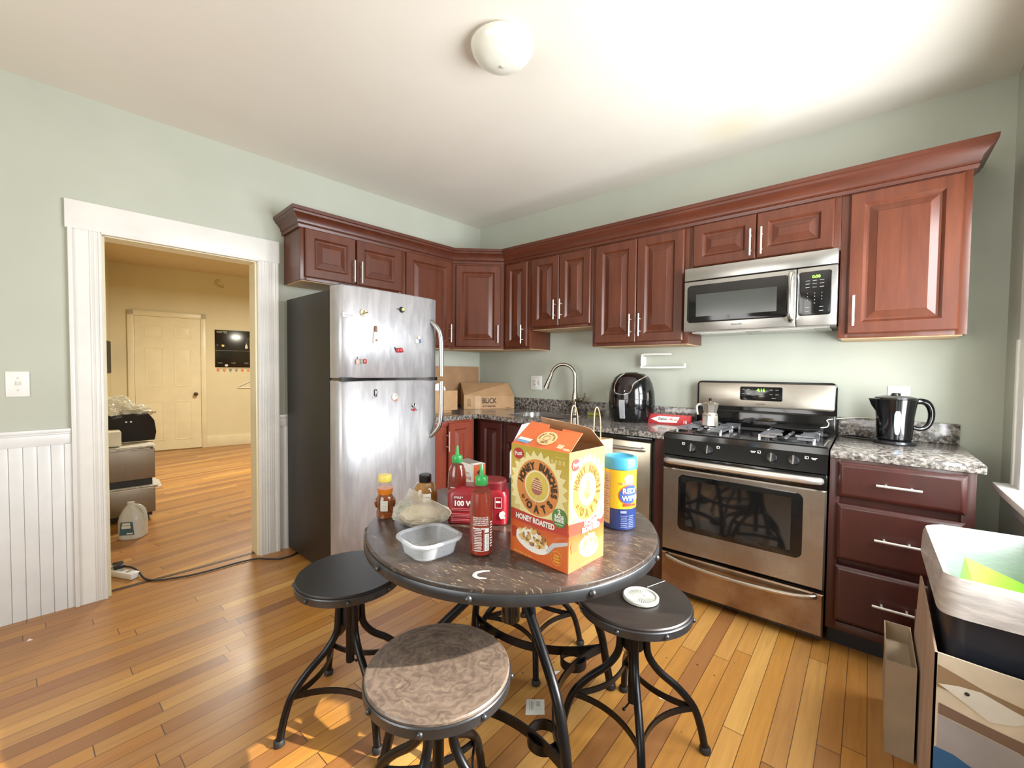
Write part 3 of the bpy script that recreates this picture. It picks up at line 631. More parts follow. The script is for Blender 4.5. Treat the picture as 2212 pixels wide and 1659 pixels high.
for kx, q in ((2.235, 1), (2.412, 1), (2.60, 1), (2.795, 1)):
    zz = 0.872; yy = -0.6725
    for a_, b_, c2, d_ in ((0, 0, 0.014, 0.0015), (0, 0.0115, 0.014, 0.013), (0, 0, 0.0015, 0.013), (0.0125, 0, 0.014, 0.013)): mb.box(kx + a_ - 0.007, yy - 0.0006, zz + b_ - 0.006, kx + c2 - 0.007, yy + 0.002, zz + d_ - 0.006)
    mb.box(kx - 0.004, yy - 0.0006, zz - 0.003, kx - 0.001, yy + 0.002, zz)
for kx in (2.575, 2.825): mb.box(kx - 0.012, -0.673, 0.871, kx + 0.010, -0.67, 0.874); mb.box(kx - 0.009, -0.673, 0.866, kx + 0.006, -0.67, 0.868)
t.part('burner_marks', mb, 'whiteink')
# oven door
mb = MB(); mb.panel(SW - 0.004, 0.462, [(0, 0), (0, -0.030), (0.006, -0.036)], SX0 + 0.002, 0.268, -0.648); dr = t.part('oven_door', mb, 'stovesteel')
mb = MB(); mb.box(SX0 + 0.002, -0.680, 0.732, SX1 - 0.002, -0.645, 0.802, 0.004); t.part('door_top_trim', mb, 'blackgloss', parent=dr)
mb = MB()
for k in range(6): mb.box(2.30 + k * 0.075, -0.6815, 0.745, 2.36 + k * 0.075, -0.679, 0.749)
t.part('vent_slots', mb, 'blackmatte', parent=dr)
mb = MB(); mb.loops([[(x, -0.685, z) for x, _, z in rrect(2.502, 0, 0.286, 1, 0)] for _ in (0,)] if False else [[(2.502 + (x), -0.6842 - dy, 0.549 + y) for x, y, _ in rrect(0, 0, 0.286 - ins, 0.155 - ins, 0, e=0.14)] for dy, ins in ((0, 0), (0.0022, 0.0), (0.0028, 0.002))]); t.part('oven_window', mb, 'blackgloss', parent=dr)
mb = MB(); mb.box(2.258, -0.6878, 0.425, 2.742, -0.686, 0.676); t.part('window_glass', mb, 'glassdark', parent=dr)
mb = MB(); mb.tube([(SX0 + 0.03, -0.682, 0.772), (SX0 + 0.035, -0.715, 0.777), (SX0 + 0.10, -0.738, 0.780), (2.502, -0.752, 0.782), (SX1 - 0.10, -0.738, 0.780), (SX1 - 0.035, -0.715, 0.777), (SX1 - 0.03, -0.682, 0.772)], 0.017, 16, smooth=5); t.part('handle', mb, mat_steel('handle_steel', (222, 214, 204), 0.24, metal=0.8), parent=dr)
# storage drawer
mb = MB(); mb.panel(SW - 0.004, 0.198, [(0, 0), (0, -0.030), (0.006, -0.036)], SX0 + 0.002, 0.052, -0.648); dw = t.part('storage_drawer', mb, 'drawersteel')
mb = MB(); mb.tube([(SX0 + 0.035, -0.680, 0.238), (SX0 + 0.045, -0.700, 0.236), (SX0 + 0.14, -0.712, 0.222), (2.502, -0.722, 0.214), (SX1 - 0.14, -0.712, 0.222), (SX1 - 0.045, -0.700, 0.236), (SX1 - 0.035, -0.680, 0.238)], 0.012, 14, smooth=5); t.part('handle', mb, mat_steel('drawer_handle_steel', (185, 172, 158), 0.25), parent=dw)
mb = MB(); mb.box(SX0 + 0.03, -0.60, 0.0, SX1 - 0.03, -0.05, 0.05); t.part('base', mb, 'blackmatte')
# backguard
mb = MB(); mb.loops([[(2.502 + x, -0.03 - d, 1.055 + z) for x, z, _ in rrect(0, 0, 0.374 - i, 0.156 - i, 0, e=0.12)] for d, i in ((0, 0), (0.05, 0.0), (0.055, 0.006))]); mb.box(SX0 + 0.002, -0.10, 0.915, SX1 - 0.002, -0.03, 1.03, 0.01); bg = t.part('backguard', mb, 'blackgloss')
mb = MB(); mb.loops([[(2.502 + x, -0.084 - d, 1.125 + z) for x, z, _ in rrect(0, 0, 0.362 - i, 0.074 - i, 0, e=0.12)] for d, i in ((0, 0), (0.003, 0.0), (0.004, 0.002))]); t.part('steel_panel', mb, mat_steel('backguard_steel', (172, 164, 152), 0.32), parent=bg)
mb = MB(); mb.loops([[(2.502 + x, -0.087 - d, 1.137 + z) for x, z, _ in rrect(0, 0, 0.115 - i, 0.043 - i, 0, e=0.2)] for d, i in ((0, 0), (0.004, 0.0), (0.005, 0.002))]); t.part('display_panel', mb, 'blackgloss', parent=bg)
mb = MB(); mb.text('4:16', 0.026, facing(2.502, -0.0925, 1.158), off=0.0006); t.part('clock_digits', mb, 'clock', parent=bg)
mb = MB()
for dx in (-0.095, -0.068, 0.055, 0.085):
    for z in (1.162, 1.134): mb.box(2.502 + dx - 0.008, -0.0925, z - 0.001, 2.502 + dx + 0.008, -0.0918, z + 0.0012)
mb.box(2.495, -0.0925, 1.132, 2.508, -0.0918, 1.134); mb.box(2.492, -0.0925, 1.118, 2.512, -0.0918, 1.120); mb.box(2.56, -0.0925, 1.110, 2.58, -0.0918, 1.112)
t.part('button_marks', mb, 'greyink', parent=bg)
mb = MB(); mb.text('FRIGIDAIRE', 0.0085, facing(2.502, -0.0885, 1.073), off=0.0002); t.part('nameplate', mb, 'ink', parent=bg)
# burners and grates
for bx, by, r in ((2.285, -0.47, 0.042), (2.285, -0.23, 0.036), (2.70, -0.47, 0.05), (2.70, -0.23, 0.036)):
    mb = MB(); mb.lathe([(r * 1.5, 0.912), (r * 1.5, 0.915), (r, 0.918), (r, 0.926), (r * 0.8, 0.932), (0.002, 0.933)], (bx, by, 0), 28); t.part('burner', mb, 'blackmatte')
for gx in (2.285, 2.70):
    mb = MB(); gw, z_ = 0.115, 0.944
    for y0, y1 in ((-0.60, -0.355), (-0.345, -0.12)):
        ym = (y0 + y1) / 2; F_ = (0.012, 0.010)
        # outer corner loops and fingers of one grate
        for sx in (-1, 1):
            mb.tube([(gx + sx * gw, y0 + 0.02, 0.914), (gx + sx * gw, y0 + 0.02, z_), (gx + sx * gw, y1 - 0.02, z_), (gx + sx * gw, y1 - 0.02, 0.914)], 0, flat=F_)
            mb.tube([(gx + sx * gw, ym, z_), (gx + sx * 0.028, ym, z_ + 0.002)], 0, flat=F_)
            mb.tube([(gx + sx * gw, y0 + 0.02, z_), (gx + sx * 0.05, y0 + 0.02, z_), (gx + sx * 0.05, y0 + 0.05, z_)], 0, flat=F_)
            mb.tube([(gx + sx * gw, y1 - 0.02, z_), (gx + sx * 0.05, y1 - 0.02, z_), (gx + sx * 0.05, y1 - 0.05, z_)], 0, flat=F_)
        mb.tube([(gx, y0 + 0.02, z_), (gx, ym - 0.03, z_ + 0.002)], 0, flat=F_); mb.tube([(gx, y1 - 0.02, z_), (gx, ym + 0.03, z_ + 0.002)], 0, flat=F_)
    t.part('grate', mb, simple('glossy_grate_iron', (150, 152, 158), 0.16, 0.75, 0.1))

# moka pot, griddle, wire
c = (2.285, -0.36, 0.948); t = Thing('moka_pot', 'small faceted aluminium moka pot standing on the left stove grate', 'coffee pot', c); alu = simple('cast_aluminium', (206, 196, 180), 0.28, 0.9, 0.06)
mb = MB(); mb.lathe([(0.045, 0), (0.047, 0.003), (0.043, 0.055), (0.041, 0.060)], c, facets=8); t.part('water_chamber', mb, alu, ang=0.3)
mb = MB(); mb.lathe([(0.040, 0.060), (0.042, 0.062), (0.042, 0.070), (0.038, 0.072)], c, 24); mb.lathe([(0.037, 0.072), (0.036, 0.078), (0.046, 0.124), (0.047, 0.127)], c, facets=8); t.part('upper_chamber', mb, alu, ang=0.3)
mb = MB(); mb.lathe([(0.047, 0.127), (0.048, 0.130), (0.030, 0.138), (0.006, 0.141), (0.004, 0.146)], c, facets=8); t.part('lid', mb, alu, ang=0.3)
mb = MB(); mb.lathe([(0.004, 0.144), (0.007, 0.148), (0.008, 0.160), (0.005, 0.164)], c, 12); t.part('lid_knob', mb, 'blackplastic')
mb = MB(); mb.tube([(c[0] - 0.040, c[1] - 0.004, c[2] + 0.120), (c[0] - 0.062, c[1] - 0.008, c[2] + 0.124), (c[0] - 0.074, c[1] - 0.01, c[2] + 0.108), (c[0] - 0.070, c[1] - 0.01, c[2] + 0.075), (c[0] - 0.066, c[1] - 0.01, c[2] + 0.062)], [0.006, 0.007, 0.007, 0.006, 0.005], 10, smooth=4); t.part('handle', mb, simple('grey_handle', (190, 186, 182), 0.3))
c = (2.70, -0.22, 0.950); mb = MB(); mb.lathe([(0.105, 0), (0.118, 0.006), (0.128, 0.014), (0.124, 0.015), (0.112, 0.008), (0.001, 0.006)], c, 48, cap=True)
solo('griddle_pan', mb, simple('seasoned_iron', (20, 20, 21), 0.3, 0.4), 'flat round black griddle pan on the back right burner', 'pan', c)
mb = MB(); mb.tube([(2.815, -0.24, 0.972), (2.84, -0.20, 0.975), (2.845, -0.16, 0.99), (2.835, -0.13, 1.005), (2.87, -0.09, 1.012), (2.95, -0.05, 1.022), (3.02, -0.03, 1.024)], 0.0025, 8, smooth=6); solo('thin_wire', mb, 'offwhite', 'thin white wire curling from the griddle over the granite backsplash', 'wire', (2.9, -0.1, 1.0))

# ================================================================ MICROWAVE
t = Thing('microwave', 'stainless over the range microwave with dark window and green display', 'microwave', (2.5, -0.19, 1.505)); MY = -0.372
mb = MB(); mb.box(2.129, MY + 0.03, 1.513, 2.873, -0.004, 1.893, 0.004); t.part('casing', mb, 'blackplastic')
mb = MB(); mb.box(2.127, MY - 0.012, 1.818, 2.875, MY + 0.032, 1.894, 0.004); t.part('vent_strip', mb, 'steel')
mb = MB(); mb.box(2.127, MY - 0.012, 1.512, 2.702, MY + 0.032, 1.812, 0.004); dr = t.part('door', mb, 'steel')
mb = MB(); mb.loops([[(2.408 + x, MY - 0.011 - d, 1.676 + z) for x, z, _ in rrect(0, 0, 0.262 - i, 0.112 - i, 0, e=0.14)] for d, i in ((0, 0), (0.003, 0), (0.004, 0.002))]); t.part('window_frame', mb, 'blackgloss', parent=dr)
mb = MB(); mb.box(2.198, MY - 0.0162, 1.600, 2.615, MY - 0.014, 1.732); t.part('window_glass', mb, 'mwglass', parent=dr)
mb = MB(); mb.tube([(2.682, MY - 0.010, 1.795), (2.682, MY - 0.038, 1.788), (2.682, MY - 0.052, 1.765), (2.682, MY - 0.056, 1.67), (2.682, MY - 0.052, 1.575), (2.682, MY - 0.038, 1.552), (2.682, MY - 0.010, 1.545)], 0.014, 14, smooth=5); t.part('handle', mb, 'chrome', parent=dr)
mb = MB(); mb.text('FRIGIDAIRE', 0.011, facing(2.42, MY - 0.0125, 1.542), off=0.0002); t.part('nameplate', mb, 'ink', parent=dr)
mb = MB(); mb.box(2.705, MY - 0.012, 1.512, 2.875, MY + 0.032, 1.812, 0.004); cpn = t.part('control_panel', mb, 'steel')
mb = MB(); mb.loops([[(2.782 + x, MY - 0.011 - d, 1.678 + z) for x, z, _ in rrect(0, 0, 0.070 - i, 0.113 - i, 0, e=0.14)] for d, i in ((0, 0), (0.003, 0), (0.004, 0.002))]); t.part('keypad', mb, 'blackgloss', parent=cpn)
mb = MB(); mb.text('0:00', 0.020, facing(2.787, MY - 0.0155, 1.762), off=0.0005); t.part('clock_digits', mb, 'clock', parent=cpn)
mb = MB()
for r_ in range(4):
    for k_, dg in enumerate(('123', '456', '789', ' 0 ')[r_]):
        if dg != ' ': mb.text(dg, 0.009, facing(2.752 + k_ * 0.03, MY - 0.0153, 1.678 - r_ * 0.017))
for z in (1.742, 1.726, 1.708, 1.606, 1.586):
    for dx in ((0, 0.03, 0.06) if z > 1.65 else (0, 0.06)): mb.box(2.742 + dx, MY - 0.0156, z, 2.760 + dx, MY - 0.015, z + 0.002)
t.part('key_marks', mb, 'greyink', parent=cpn)
mb = MB(); mb.box(2.16, MY + 0.05, 1.505, 2.845, -0.06, 1.515); [mb.box(2.2 + k * 0.33, MY + 0.08, 1.502, 2.45 + k * 0.33, -0.12, 1.507) for k in (0, 1)]; t.part('underside_grille', mb, 'steel')

# ================================================================ REFRIGERATOR
t = Thing('refrigerator', 'top freezer stainless refrigerator with dark sides and magnets on its doors', 'refrigerator', (0.4, -1.47, 0), FF); fy0, fy1 = -1.828, -1.114
mb = MB(); mb.box(0.03, fy0 + 0.004, 0.02, 0.645, fy1 - 0.004, 1.735, 0.004); t.part('body', mb, 'fridgeside')
mb = MB(); mb.box(0.645, fy0 + 0.012, 0.10, 0.664, fy1 - 0.012, 1.74); t.part('door_gasket', mb, 'blackmatte')
def fdoor(z0, z1):
    mb = MB(); pts = []; W_ = fy1 - fy0
    prof_ = [(0.662, 0.0), (0.715, 0.0), (0.742, 0.004), (0.762, 0.014), (0.772, 0.026)]
    for x, i in prof_: pts.append((x, fy0 + i))
    for k in range(1, 12): u_ = k / 12; pts.append((0.774 + 0.018 * math.sin(PI * (0.12 + 0.76 * u_)), fy0 + 0.026 + (W_ - 0.052) * u_))
    for x, i in prof_[::-1]: pts.append((x, fy1 - i * 0.6))
    L_ = []
    for z, s_ in ((z0, 0.004), (z0 + 0.004, 0), (z1 - 0.006, 0), (z1, 0.006)): L_.append([(x - s_ * (x > 0.7), y, z) for x, y in pts])
    mb.loops(L_); return mb
fr = t.part('freezer_door', fdoor(1.212, 1.752), 'fridge', ang=0.8); fd = t.part('fridge_door', fdoor(0.10, 1.196), 'fridge', ang=0.8)
mb = MB(); mb.box(0.66, fy0 + 0.01, 1.192, 0.782, fy1 - 0.006, 1.216); t.part('divider_strip', mb, 'blackgloss')
hx = 0.80
mb = MB(); mb.tube([(0.785, -1.178, 1.600), (hx + 0.01, -1.168, 1.575), (hx + 0.038, -1.148, 1.53), (hx + 0.045, -1.138, 1.46), (hx + 0.045, -1.136, 1.34), (hx + 0.044, -1.134, 1.222)], [0.012, 0.014, 0.016, 0.017, 0.017, 0.017], 14, smooth=5); t.part('handle', mb, 'steelz', parent=fr)
mb = MB(); mb.tube([(hx + 0.044, -1.134, 1.186), (hx + 0.045, -1.136, 1.06), (hx + 0.045, -1.138, 0.95), (hx + 0.038, -1.148, 0.88), (hx + 0.01, -1.168, 0.83), (0.785, -1.178, 0.805)], [0.017, 0.017, 0.017, 0.016, 0.014, 0.012], 14, smooth=5); t.part('handle', mb, 'steelz', parent=fd)
mb = MB(); mb.box(0.62, fy0 + 0.02, 1.752, 0.75, fy0 + 0.10, 1.762, 0.003); t.part('hinge_cover', mb, 'blackplastic')
mb = MB(); mb.box(0.08, fy0 + 0.03, 0.0, 0.70, fy1 - 0.03, 0.10); t.part('base_grille', mb, 'blackmatte')
def fx_at(y): return 0.774 + 0.018 * math.sin(PI * (0.12 + 0.76 * (y - fy0 - 0.026) / (fy1 - fy0 - 0.052))) + 0.0008
def magnet(name, y, z, label, parts, cat='magnet'):
    x = fx_at(y); t_ = Thing(name, label, cat, (x, y, z), FF, 'magnets on the refrigerator doors')
    for nm, fn, mt in parts:
        mb_ = MB(); mb_.X = Matrix.Translation((x, y, z)) @ Matrix.Rotation(PI / 2, 4, 'Z'); fn(mb_); t_.part(nm, mb_, mt)
red = simple('red_enamel', (168, 40, 44), 0.3); gold = simple('pale_gold', (186, 172, 130), 0.3, 0.6); cream = simple('cream_resin', (226, 214, 190), 0.5); brown = simple('brown_resin', (120, 80, 56), 0.5); blue = simple('blue_resin', (62, 96, 150), 0.4); pink = simple('pink_resin', (206, 150, 140), 0.5); sage = simple('grey_green_resin', (120, 136, 120), 0.5); orange = simple('orange_resin', (226, 120, 76), 0.5)
magnet('label_magnet', -1.775, 1.578, 'thin white printed label strip at the upper left of the freezer door', [('strip', lambda q: q.box(-0.038, -0.002, -0.012, 0.038, 0, 0.012, 0.0008), 'offwhite'), ('print', lambda q: q.box(-0.028, -0.0024, -0.002, 0.028, -0.0018, 0.002), 'greyink')])
magnet('key_magnet', -1.688, 1.601, 'round gold toned magnet with a crossed key relief near the freezer top', [('disc', lambda q: q.cyl((0, 0, 0), (0, -0.008, 0), 0.021, 0.019), gold), ('relief', lambda q: (q.cyl((-0.012, -0.010, -0.010), (0.026, -0.010, 0.004), 0.003), q.cyl((0, -0.010, -0.012), (0.004, -0.010, 0.014), 0.003)), simple('dark_gold', (110, 96, 64), 0.3, 0.7))])
magnet('eye_magnet', -1.42, 1.648, 'small round black magnet with a yellow green centre at the freezer top right', [('disc', lambda q: q.cyl((0, 0, 0), (0, -0.012, 0), 0.020, 0.016), 'blackplastic'), ('centre', lambda q: q.sphere((0.004, -0.011, 0.002), 0.011, 1, 0.5, 1), simple('yellow_green', (206, 206, 120), 0.3)), ('stem', lambda q: q.cyl((-0.035, -0.004, 0.002), (-0.014, -0.006, 0.002), 0.003), 'blackplastic')])
magnet('bottle_magnet', -1.608, 1.478, 'tall slim cream magnet with a brown tip like a small bottle', [('body', lambda q: q.loops([[(a, b, c) for a, b in ((-w_, 0), (w_, 0), (w_, -0.009), (-w_, -0.009))] for c, w_ in ((-0.055, 0.017), (0.012, 0.012), (0.016, 0.010))]), cream), ('tip', lambda q: q.lathe([(0.009, 0.014), (0.0095, 0.035), (0.007, 0.048), (0.002, 0.052)], (0, -0.006, 0), 14), brown), ('dot', lambda q: q.cyl((0.002, -0.0085, -0.036), (0.002, -0.011, -0.036), 0.007), brown)])
magnet('cube_magnet', -1.293, 1.461, 'cluster magnet of two white cubes and a blue block on the freezer door', [('white_cubes', lambda q: (q.box(-0.024, -0.014, -0.020, 0.0, 0, 0.006, 0.003), q.box(-0.004, -0.012, 0.008, 0.014, 0, 0.026, 0.003)), cream), ('blue_block', lambda q: q.box(0.001, -0.010, -0.018, 0.020, 0, 0.006, 0.002), blue)])
magnet('berry_magnet', -1.444, 1.387, 'red round berry like magnet right of centre on the freezer door', [('berries', lambda q: (q.sphere((-0.008, -0.008, 0), 0.015, 1, 0.7, 1), q.sphere((0.012, -0.008, 0.002), 0.016, 1, 0.7, 1), q.cyl((0.02, -0.006, -0.004), (0.032, -0.006, -0.008), 0.004)), red), ('stem', lambda q: q.cyl((-0.03, -0.004, 0.018), (-0.018, -0.005, -0.002), 0.004), 'blackplastic')])
magnet('trio_magnet', -1.70, 1.312, 'three part magnet in pink, grey green and red at the freezer lower left', [('pink_figure', lambda q: q.box(-0.036, -0.010, -0.018, -0.012, 0, 0.010, 0.004), pink), ('green_figure', lambda q: q.box(-0.010, -0.010, -0.014, 0.010, 0, 0.012, 0.004), sage), ('red_figure', lambda q: q.box(0.012, -0.011, -0.014, 0.034, 0, 0.014, 0.006), red), ('antenna', lambda q: q.cyl((-0.024, -0.004, 0.008), (-0.023, -0.004, 0.026), 0.002), brown)])
magnet('clip_magnet', -1.609, 1.117, 'small black and silver clip magnet just under the door split', [('clip', lambda q: q.box(-0.008, -0.010, -0.020, 0.010, 0, 0.026, 0.005), 'blackplastic'), ('strip', lambda q: q.box(-0.004, -0.013, -0.016, 0.004, -0.009, 0.018, 0.002), 'chrome'), ('foot', lambda q: q.box(-0.018, -0.006, -0.026, 0.002, 0, -0.016, 0.002), 'nickel')])
magnet('shell_magnet', -1.474, 1.086, 'rounded pale pink shell shaped magnet on the refrigerator door', [('shell', lambda q: q.sphere((0, -0.004, 0.004), 0.024, 0.9, 0.4, 1.0), simple('pale_pink', (226, 204, 196), 0.5)), ('spot', lambda q: q.sphere((0.008, -0.009, -0.014), 0.010, 1, 0.6, 0.8), orange), ('eye', lambda q: q.sphere((0.002, -0.013, 0.014), 0.003), 'ink')])
magnet('scissors_magnet', -1.321, 1.018, 'silver scissor like magnet with red tips right of the shell magnet', [('rings', lambda q: (q.tube([(math.cos(a) * 0.009 - 0.004, -0.005, 0.014 + math.sin(a) * 0.011) for a in [2 * PI * k / 14 for k in range(14)]], 0.0035, 8, closed=True), q.cyl((-0.012, -0.004, 0.004), (0.022, -0.006, -0.024), 0.004)), 'chrome'), ('back', lambda q: q.box(-0.020, -0.003, 0.0, 0.004, 0, 0.024, 0.002), 'blackplastic'), ('tips', lambda q: (q.cyl((-0.006, -0.006, -0.012), (0.0, -0.006, -0.026), 0.004), q.cyl((-0.022, -0.006, -0.010), (-0.016, -0.006, -0.022), 0.003)), red)])

# ================================================================ COUNTER THINGS
# air fryer
c = (1.722, -0.215, ZC + 0.002); t = Thing('air_fryer', 'glossy black egg shaped air fryer with silver trim and handle on the counter', 'air fryer', c, rz=0.0)
mb = MB(); mb.lathe([(0.118, 0), (0.135, 0.012), (0.152, 0.06), (0.158, 0.13), (0.153, 0.20), (0.140, 0.262), (0.118, 0.305), (0.088, 0.330), (0.04, 0.342), (0.002, 0.344)], c, 56, sx=1.0, sy=1.05); t.part('shell', mb, 'blackgloss')
def afp(th, z, off=0.002):      # point on the shell front
    pr_ = [(0.118, 0), (0.135, 0.012), (0.152, 0.06), (0.158, 0.13), (0.153, 0.20), (0.140, 0.262), (0.118, 0.305), (0.088, 0.330), (0.04, 0.342)]
    for (r0, z0_), (r1, z1_) in zip(pr_, pr_[1:]):
        if z0_ <= z <= z1_: r = r0 + (r1 - r0) * (z - z0_) / (z1_ - z0_); break
    else: r = 0.03
    r += off; return (c[0] + r * math.cos(th), c[1] + r * 1.05 * math.sin(th), c[2] + z)
th0 = math.atan2(-0.92, 0.12)
outl = [(-0.35, 0.332), (-0.50, 0.31), (-0.58, 0.27), (-0.56, 0.22), (-0.42, 0.198), (-0.1, 0.192), (0.18, 0.200), (0.30, 0.225), (0.38, 0.262), (0.70, 0.292), (1.2, 0.312), (1.6, 0.318)]
mb = MB(); mb.tube([afp(th0 + a, z) for a, z in outl], 0.0045, 8, smooth=5); t.part('silver_trim', mb, 'chrome')
mb = MB(); rows = []
for z in [0.203 + k * 0.012 for k in range(11)]:
    w = 0.40 + (z - 0.203) * 0.6; rows.append([afp(th0 - 0.13 + a * w, z, 0.0014) for a in [-1 + 2 * k / 14 for k in range(15)]])
mb.loops(rows, False, False, closed=False); t.part('control_window', mb, simple('dark_red_black', (22, 12, 14), 0.06))
mb = MB(); mb.loops([[afp(th0 - 0.17, z, 0.02), afp(th0 + 0.03, z, 0.02), afp(th0 + 0.03, z, 0.002), afp(th0 - 0.17, z, 0.002)] for z in (0.028, 0.034, 0.13, 0.155)]); t.part('basket_handle', mb, simple('silver_grey_plastic', (160, 162, 166), 0.3, 0.3))
mb = MB(); mb.tube([afp(th0 + a, 0.16, 0.0006) for a in [-1.3 + 2.6 * k / 20 for k in range(21)]], 0.0012, 6); t.part('basket_seam', mb, 'blackmatte')
mb = MB(); p_ = Vector(afp(th0, 0.215, 0.002)); mb.sphere(p_, 0.003); t.part('indicator_light', mb, emit('indicator_white', (255, 240, 240), 2.0))
# paper towel holder
t = Thing('paper_towel_holder', 'empty white plastic towel holder arm mounted on the wall over the air fryer', 'holder', (1.72, 0, 1.34)); mb = MB()
mb.tube([(1.935, -0.05, 1.392), (1.90, -0.05, 1.393), (1.74, -0.05, 1.393), (1.722, -0.05, 1.378), (1.722, -0.05, 1.312), (1.74, -0.05, 1.297), (2.01, -0.05, 1.300), (2.028, -0.05, 1.306), (2.030, -0.05, 1.325)], 0.0085, 12, smooth=4); t.part('arm', mb, 'white')
mb = MB(); mb.box(1.708, -0.045, 1.31, 1.736, 0, 1.38, 0.004); t.part('bracket', mb, 'white')
# zipper bag box
t = Thing('food_bag_box', 'long flat red and white box of storage bags marked 15 beside the stove', 'box', (1.97, -0.20, ZC)); X4 = Matrix.Translation((1.985, -0.20, ZC)) @ Matrix.Rotation(0.08, 4, 'Z')
redc = simple('red_card', (190, 46, 52), 0.4); mb = MB(); mb.box(-0.135, -0.028, 0, 0.135, 0.028, 0.062, 0.001); mb.bm.transform(X4); t.part('carton', mb, redc)
mb = MB(); mb.poly([(-0.115, -0.0285, 0.030), (-0.06, -0.0285, 0.052), (0.075, -0.0285, 0.052), (0.055, -0.0285, 0.012), (-0.06, -0.0285, 0.010)]); mb.bm.transform(X4); t.part('white_panel', mb, 'whiteink')
mb = MB(); mb.text('Ziploc', 0.024, facing(-0.035, -0.0289, 0.034), off=0.0005); mb.bm.transform(X4); t.part('lettering', mb, 'ink')
mb = MB(); mb.text('15', 0.026, facing(0.108, -0.0289, 0.020), off=0.001); mb.bm.transform(X4); t.part('count_number', mb, 'whiteink')
mb = MB(); mb.poly([(0.005, -0.0288, 0.028), (0.02, -0.0288, 0.044), (0.035, -0.0288, 0.030)]); mb.poly([(0.03, -0.0288, 0.027), (0.05, -0.0288, 0.036), (0.065, -0.0288, 0.028)]); mb.bm.transform(X4); t.part('food_picture', mb, orange)
# kettle
c = (3.112, -0.20, ZC); t = Thing('electric_kettle', 'glossy black plastic electric kettle with a blue water window', 'kettle', c)
mb = MB(); mb.lathe([(0.082, 0.0), (0.084, 0.006), (0.080, 0.016), (0.066, 0.02)], c, 40); t.part('power_base', mb, 'blackplastic')
mb = MB(); mb.lathe([(0.062, 0.02), (0.068, 0.026), (0.070, 0.06), (0.074, 0.14), (0.083, 0.21), (0.085, 0.222), (0.080, 0.226)], c, 48); t.part('jug_body', mb, 'blackgloss')
mb = MB(); mb.lathe([(0.081, 0.224), (0.079, 0.232), (0.05, 0.240), (0.02, 0.242), (0.016, 0.252), (0.012, 0.254)], c, 40); t.part('lid', mb, 'blackplastic')
mb = MB(); mb.loops([[(c[0] - 0.066, c[1] - 0.03, c[2] + z), (c[0] - 0.080 - o, c[1] - 0.005, c[2] + z), (c[0] - 0.066, c[1] + 0.03, c[2] + z)] for z, o in ((0.15, -0.012), (0.19, 0.012), (0.224, 0.024))]); t.part('spout', mb, 'blackgloss')
mb = MB(); hd_ = Vector((0.93, 0.37, 0)); H_ = lambda r, z: tuple(Vector(c) + hd_ * r + Vector((0, 0, z)))
mb.tube([H_(0.070, 0.208), H_(0.10, 0.215), H_(0.128, 0.205), H_(0.144, 0.17), H_(0.144, 0.125), H_(0.128, 0.09), H_(0.10, 0.078), H_(0.066, 0.088)], [0.014, 0.015, 0.015, 0.014, 0.013, 0.012, 0.011, 0.010], 14, smooth=5); t.part('handle', mb, 'blackgloss')
mb = MB(); ang_k = math.atan2(-0.95, 0.15); R_ = []
for z, w in ((0.052, 0.06), (0.06, 0.12), (0.10, 0.17), (0.15, 0.16), (0.168, 0.09)): R_.append([(c[0] + (0.0715 + 0.00 * z + (z - 0.06) * 0.07) * math.cos(ang_k - 0.05 + a * w), c[1] + (0.0715 + (z - 0.06) * 0.07) * math.sin(ang_k - 0.05 + a * w), c[2] + z) for a in (-1, -0.5, 0, 0.5, 1)])
mb.loops(R_, False, False, closed=False); t.part('water_window', mb, simple('pale_blue_window', (150, 176, 200), 0.25))
mb = MB(); mb.tube([(3.03, -0.16, ZC + 0.005), (2.93, -0.13, ZC + 0.005), (2.90, -0.10, ZC + 0.006), (2.96, -0.05, ZC + 0.006), (3.06, -0.04, ZC + 0.01), (3.12, -0.02, 1.05), (3.131, -0.012, 1.12)], 0.004, 8, smooth=5); t.part('power_cord', mb, 'blackplastic')
# sponge, glass bottle by the sink
mb = MB(); mb.box(1.30, -0.10, ZC, 1.40, -0.04, ZC + 0.022, 0.005); solo('sponge', mb, simple('yellow_green_sponge', (150, 150, 60), 0.8, bump=0.3), 'yellow green kitchen sponge lying behind the sink by the faucet', 'sponge', (1.35, -0.07, ZC))
c = (1.475, -0.10, ZC); t = Thing('glass_bottle', 'thin empty clear glass left of the air fryer', 'glass', c); mb = MB(); mb.lathe([(0.02, 0), (0.022, 0.004), (0.02, 0.09), (0.016, 0.13), (0.024, 0.17), (0.022, 0.20)], c, 20, cap=False); t.part('glass_body', mb, clear('clear_glass', (190, 196, 190), 0.22, 0.05, 0.1))
# cardboard boxes in the corner of the counter
box_h = 0.094
t = Thing('shipping_box', 'closed brown cardboard art supply box with black lettering in the counter corner', 'box', (0.38, -0.25, ZC)); zb = ZC + 0.001
FL, FR_, BR, BL = (0.235, -0.435), (0.522, -0.075), (0.41, -0.03), (0.05, -0.30)
mb = MB(); mb.loops([[(x, y, zb) for x, y in (FL, FR_, BR, BL)], [(*FL, 1.040), (*FR_, 1.030), (*BR, 1.150), (*BL, 1.150)]]); t.part('carton', mb, 'kraft')
e_ = Vector(FR_) - Vector(FL); BW = e_.length; X4 = Matrix.Translation((*FL, zb)) @ Matrix.Rotation(math.atan2(e_.y, e_.x), 4, 'Z') @ Matrix.Diagonal((1, 1, 1.25, 1))
mb = MB(); mb.text('BLiCK', 0.050, facing(BW * 0.50, -0.0008, 0.056), off=0.0012); mb.text('art materials', 0.023, facing(BW * 0.50, -0.0008, 0.020), off=0.0004); mb.bm.transform(X4); t.part('lettering', mb, 'ink')
mb = MB()
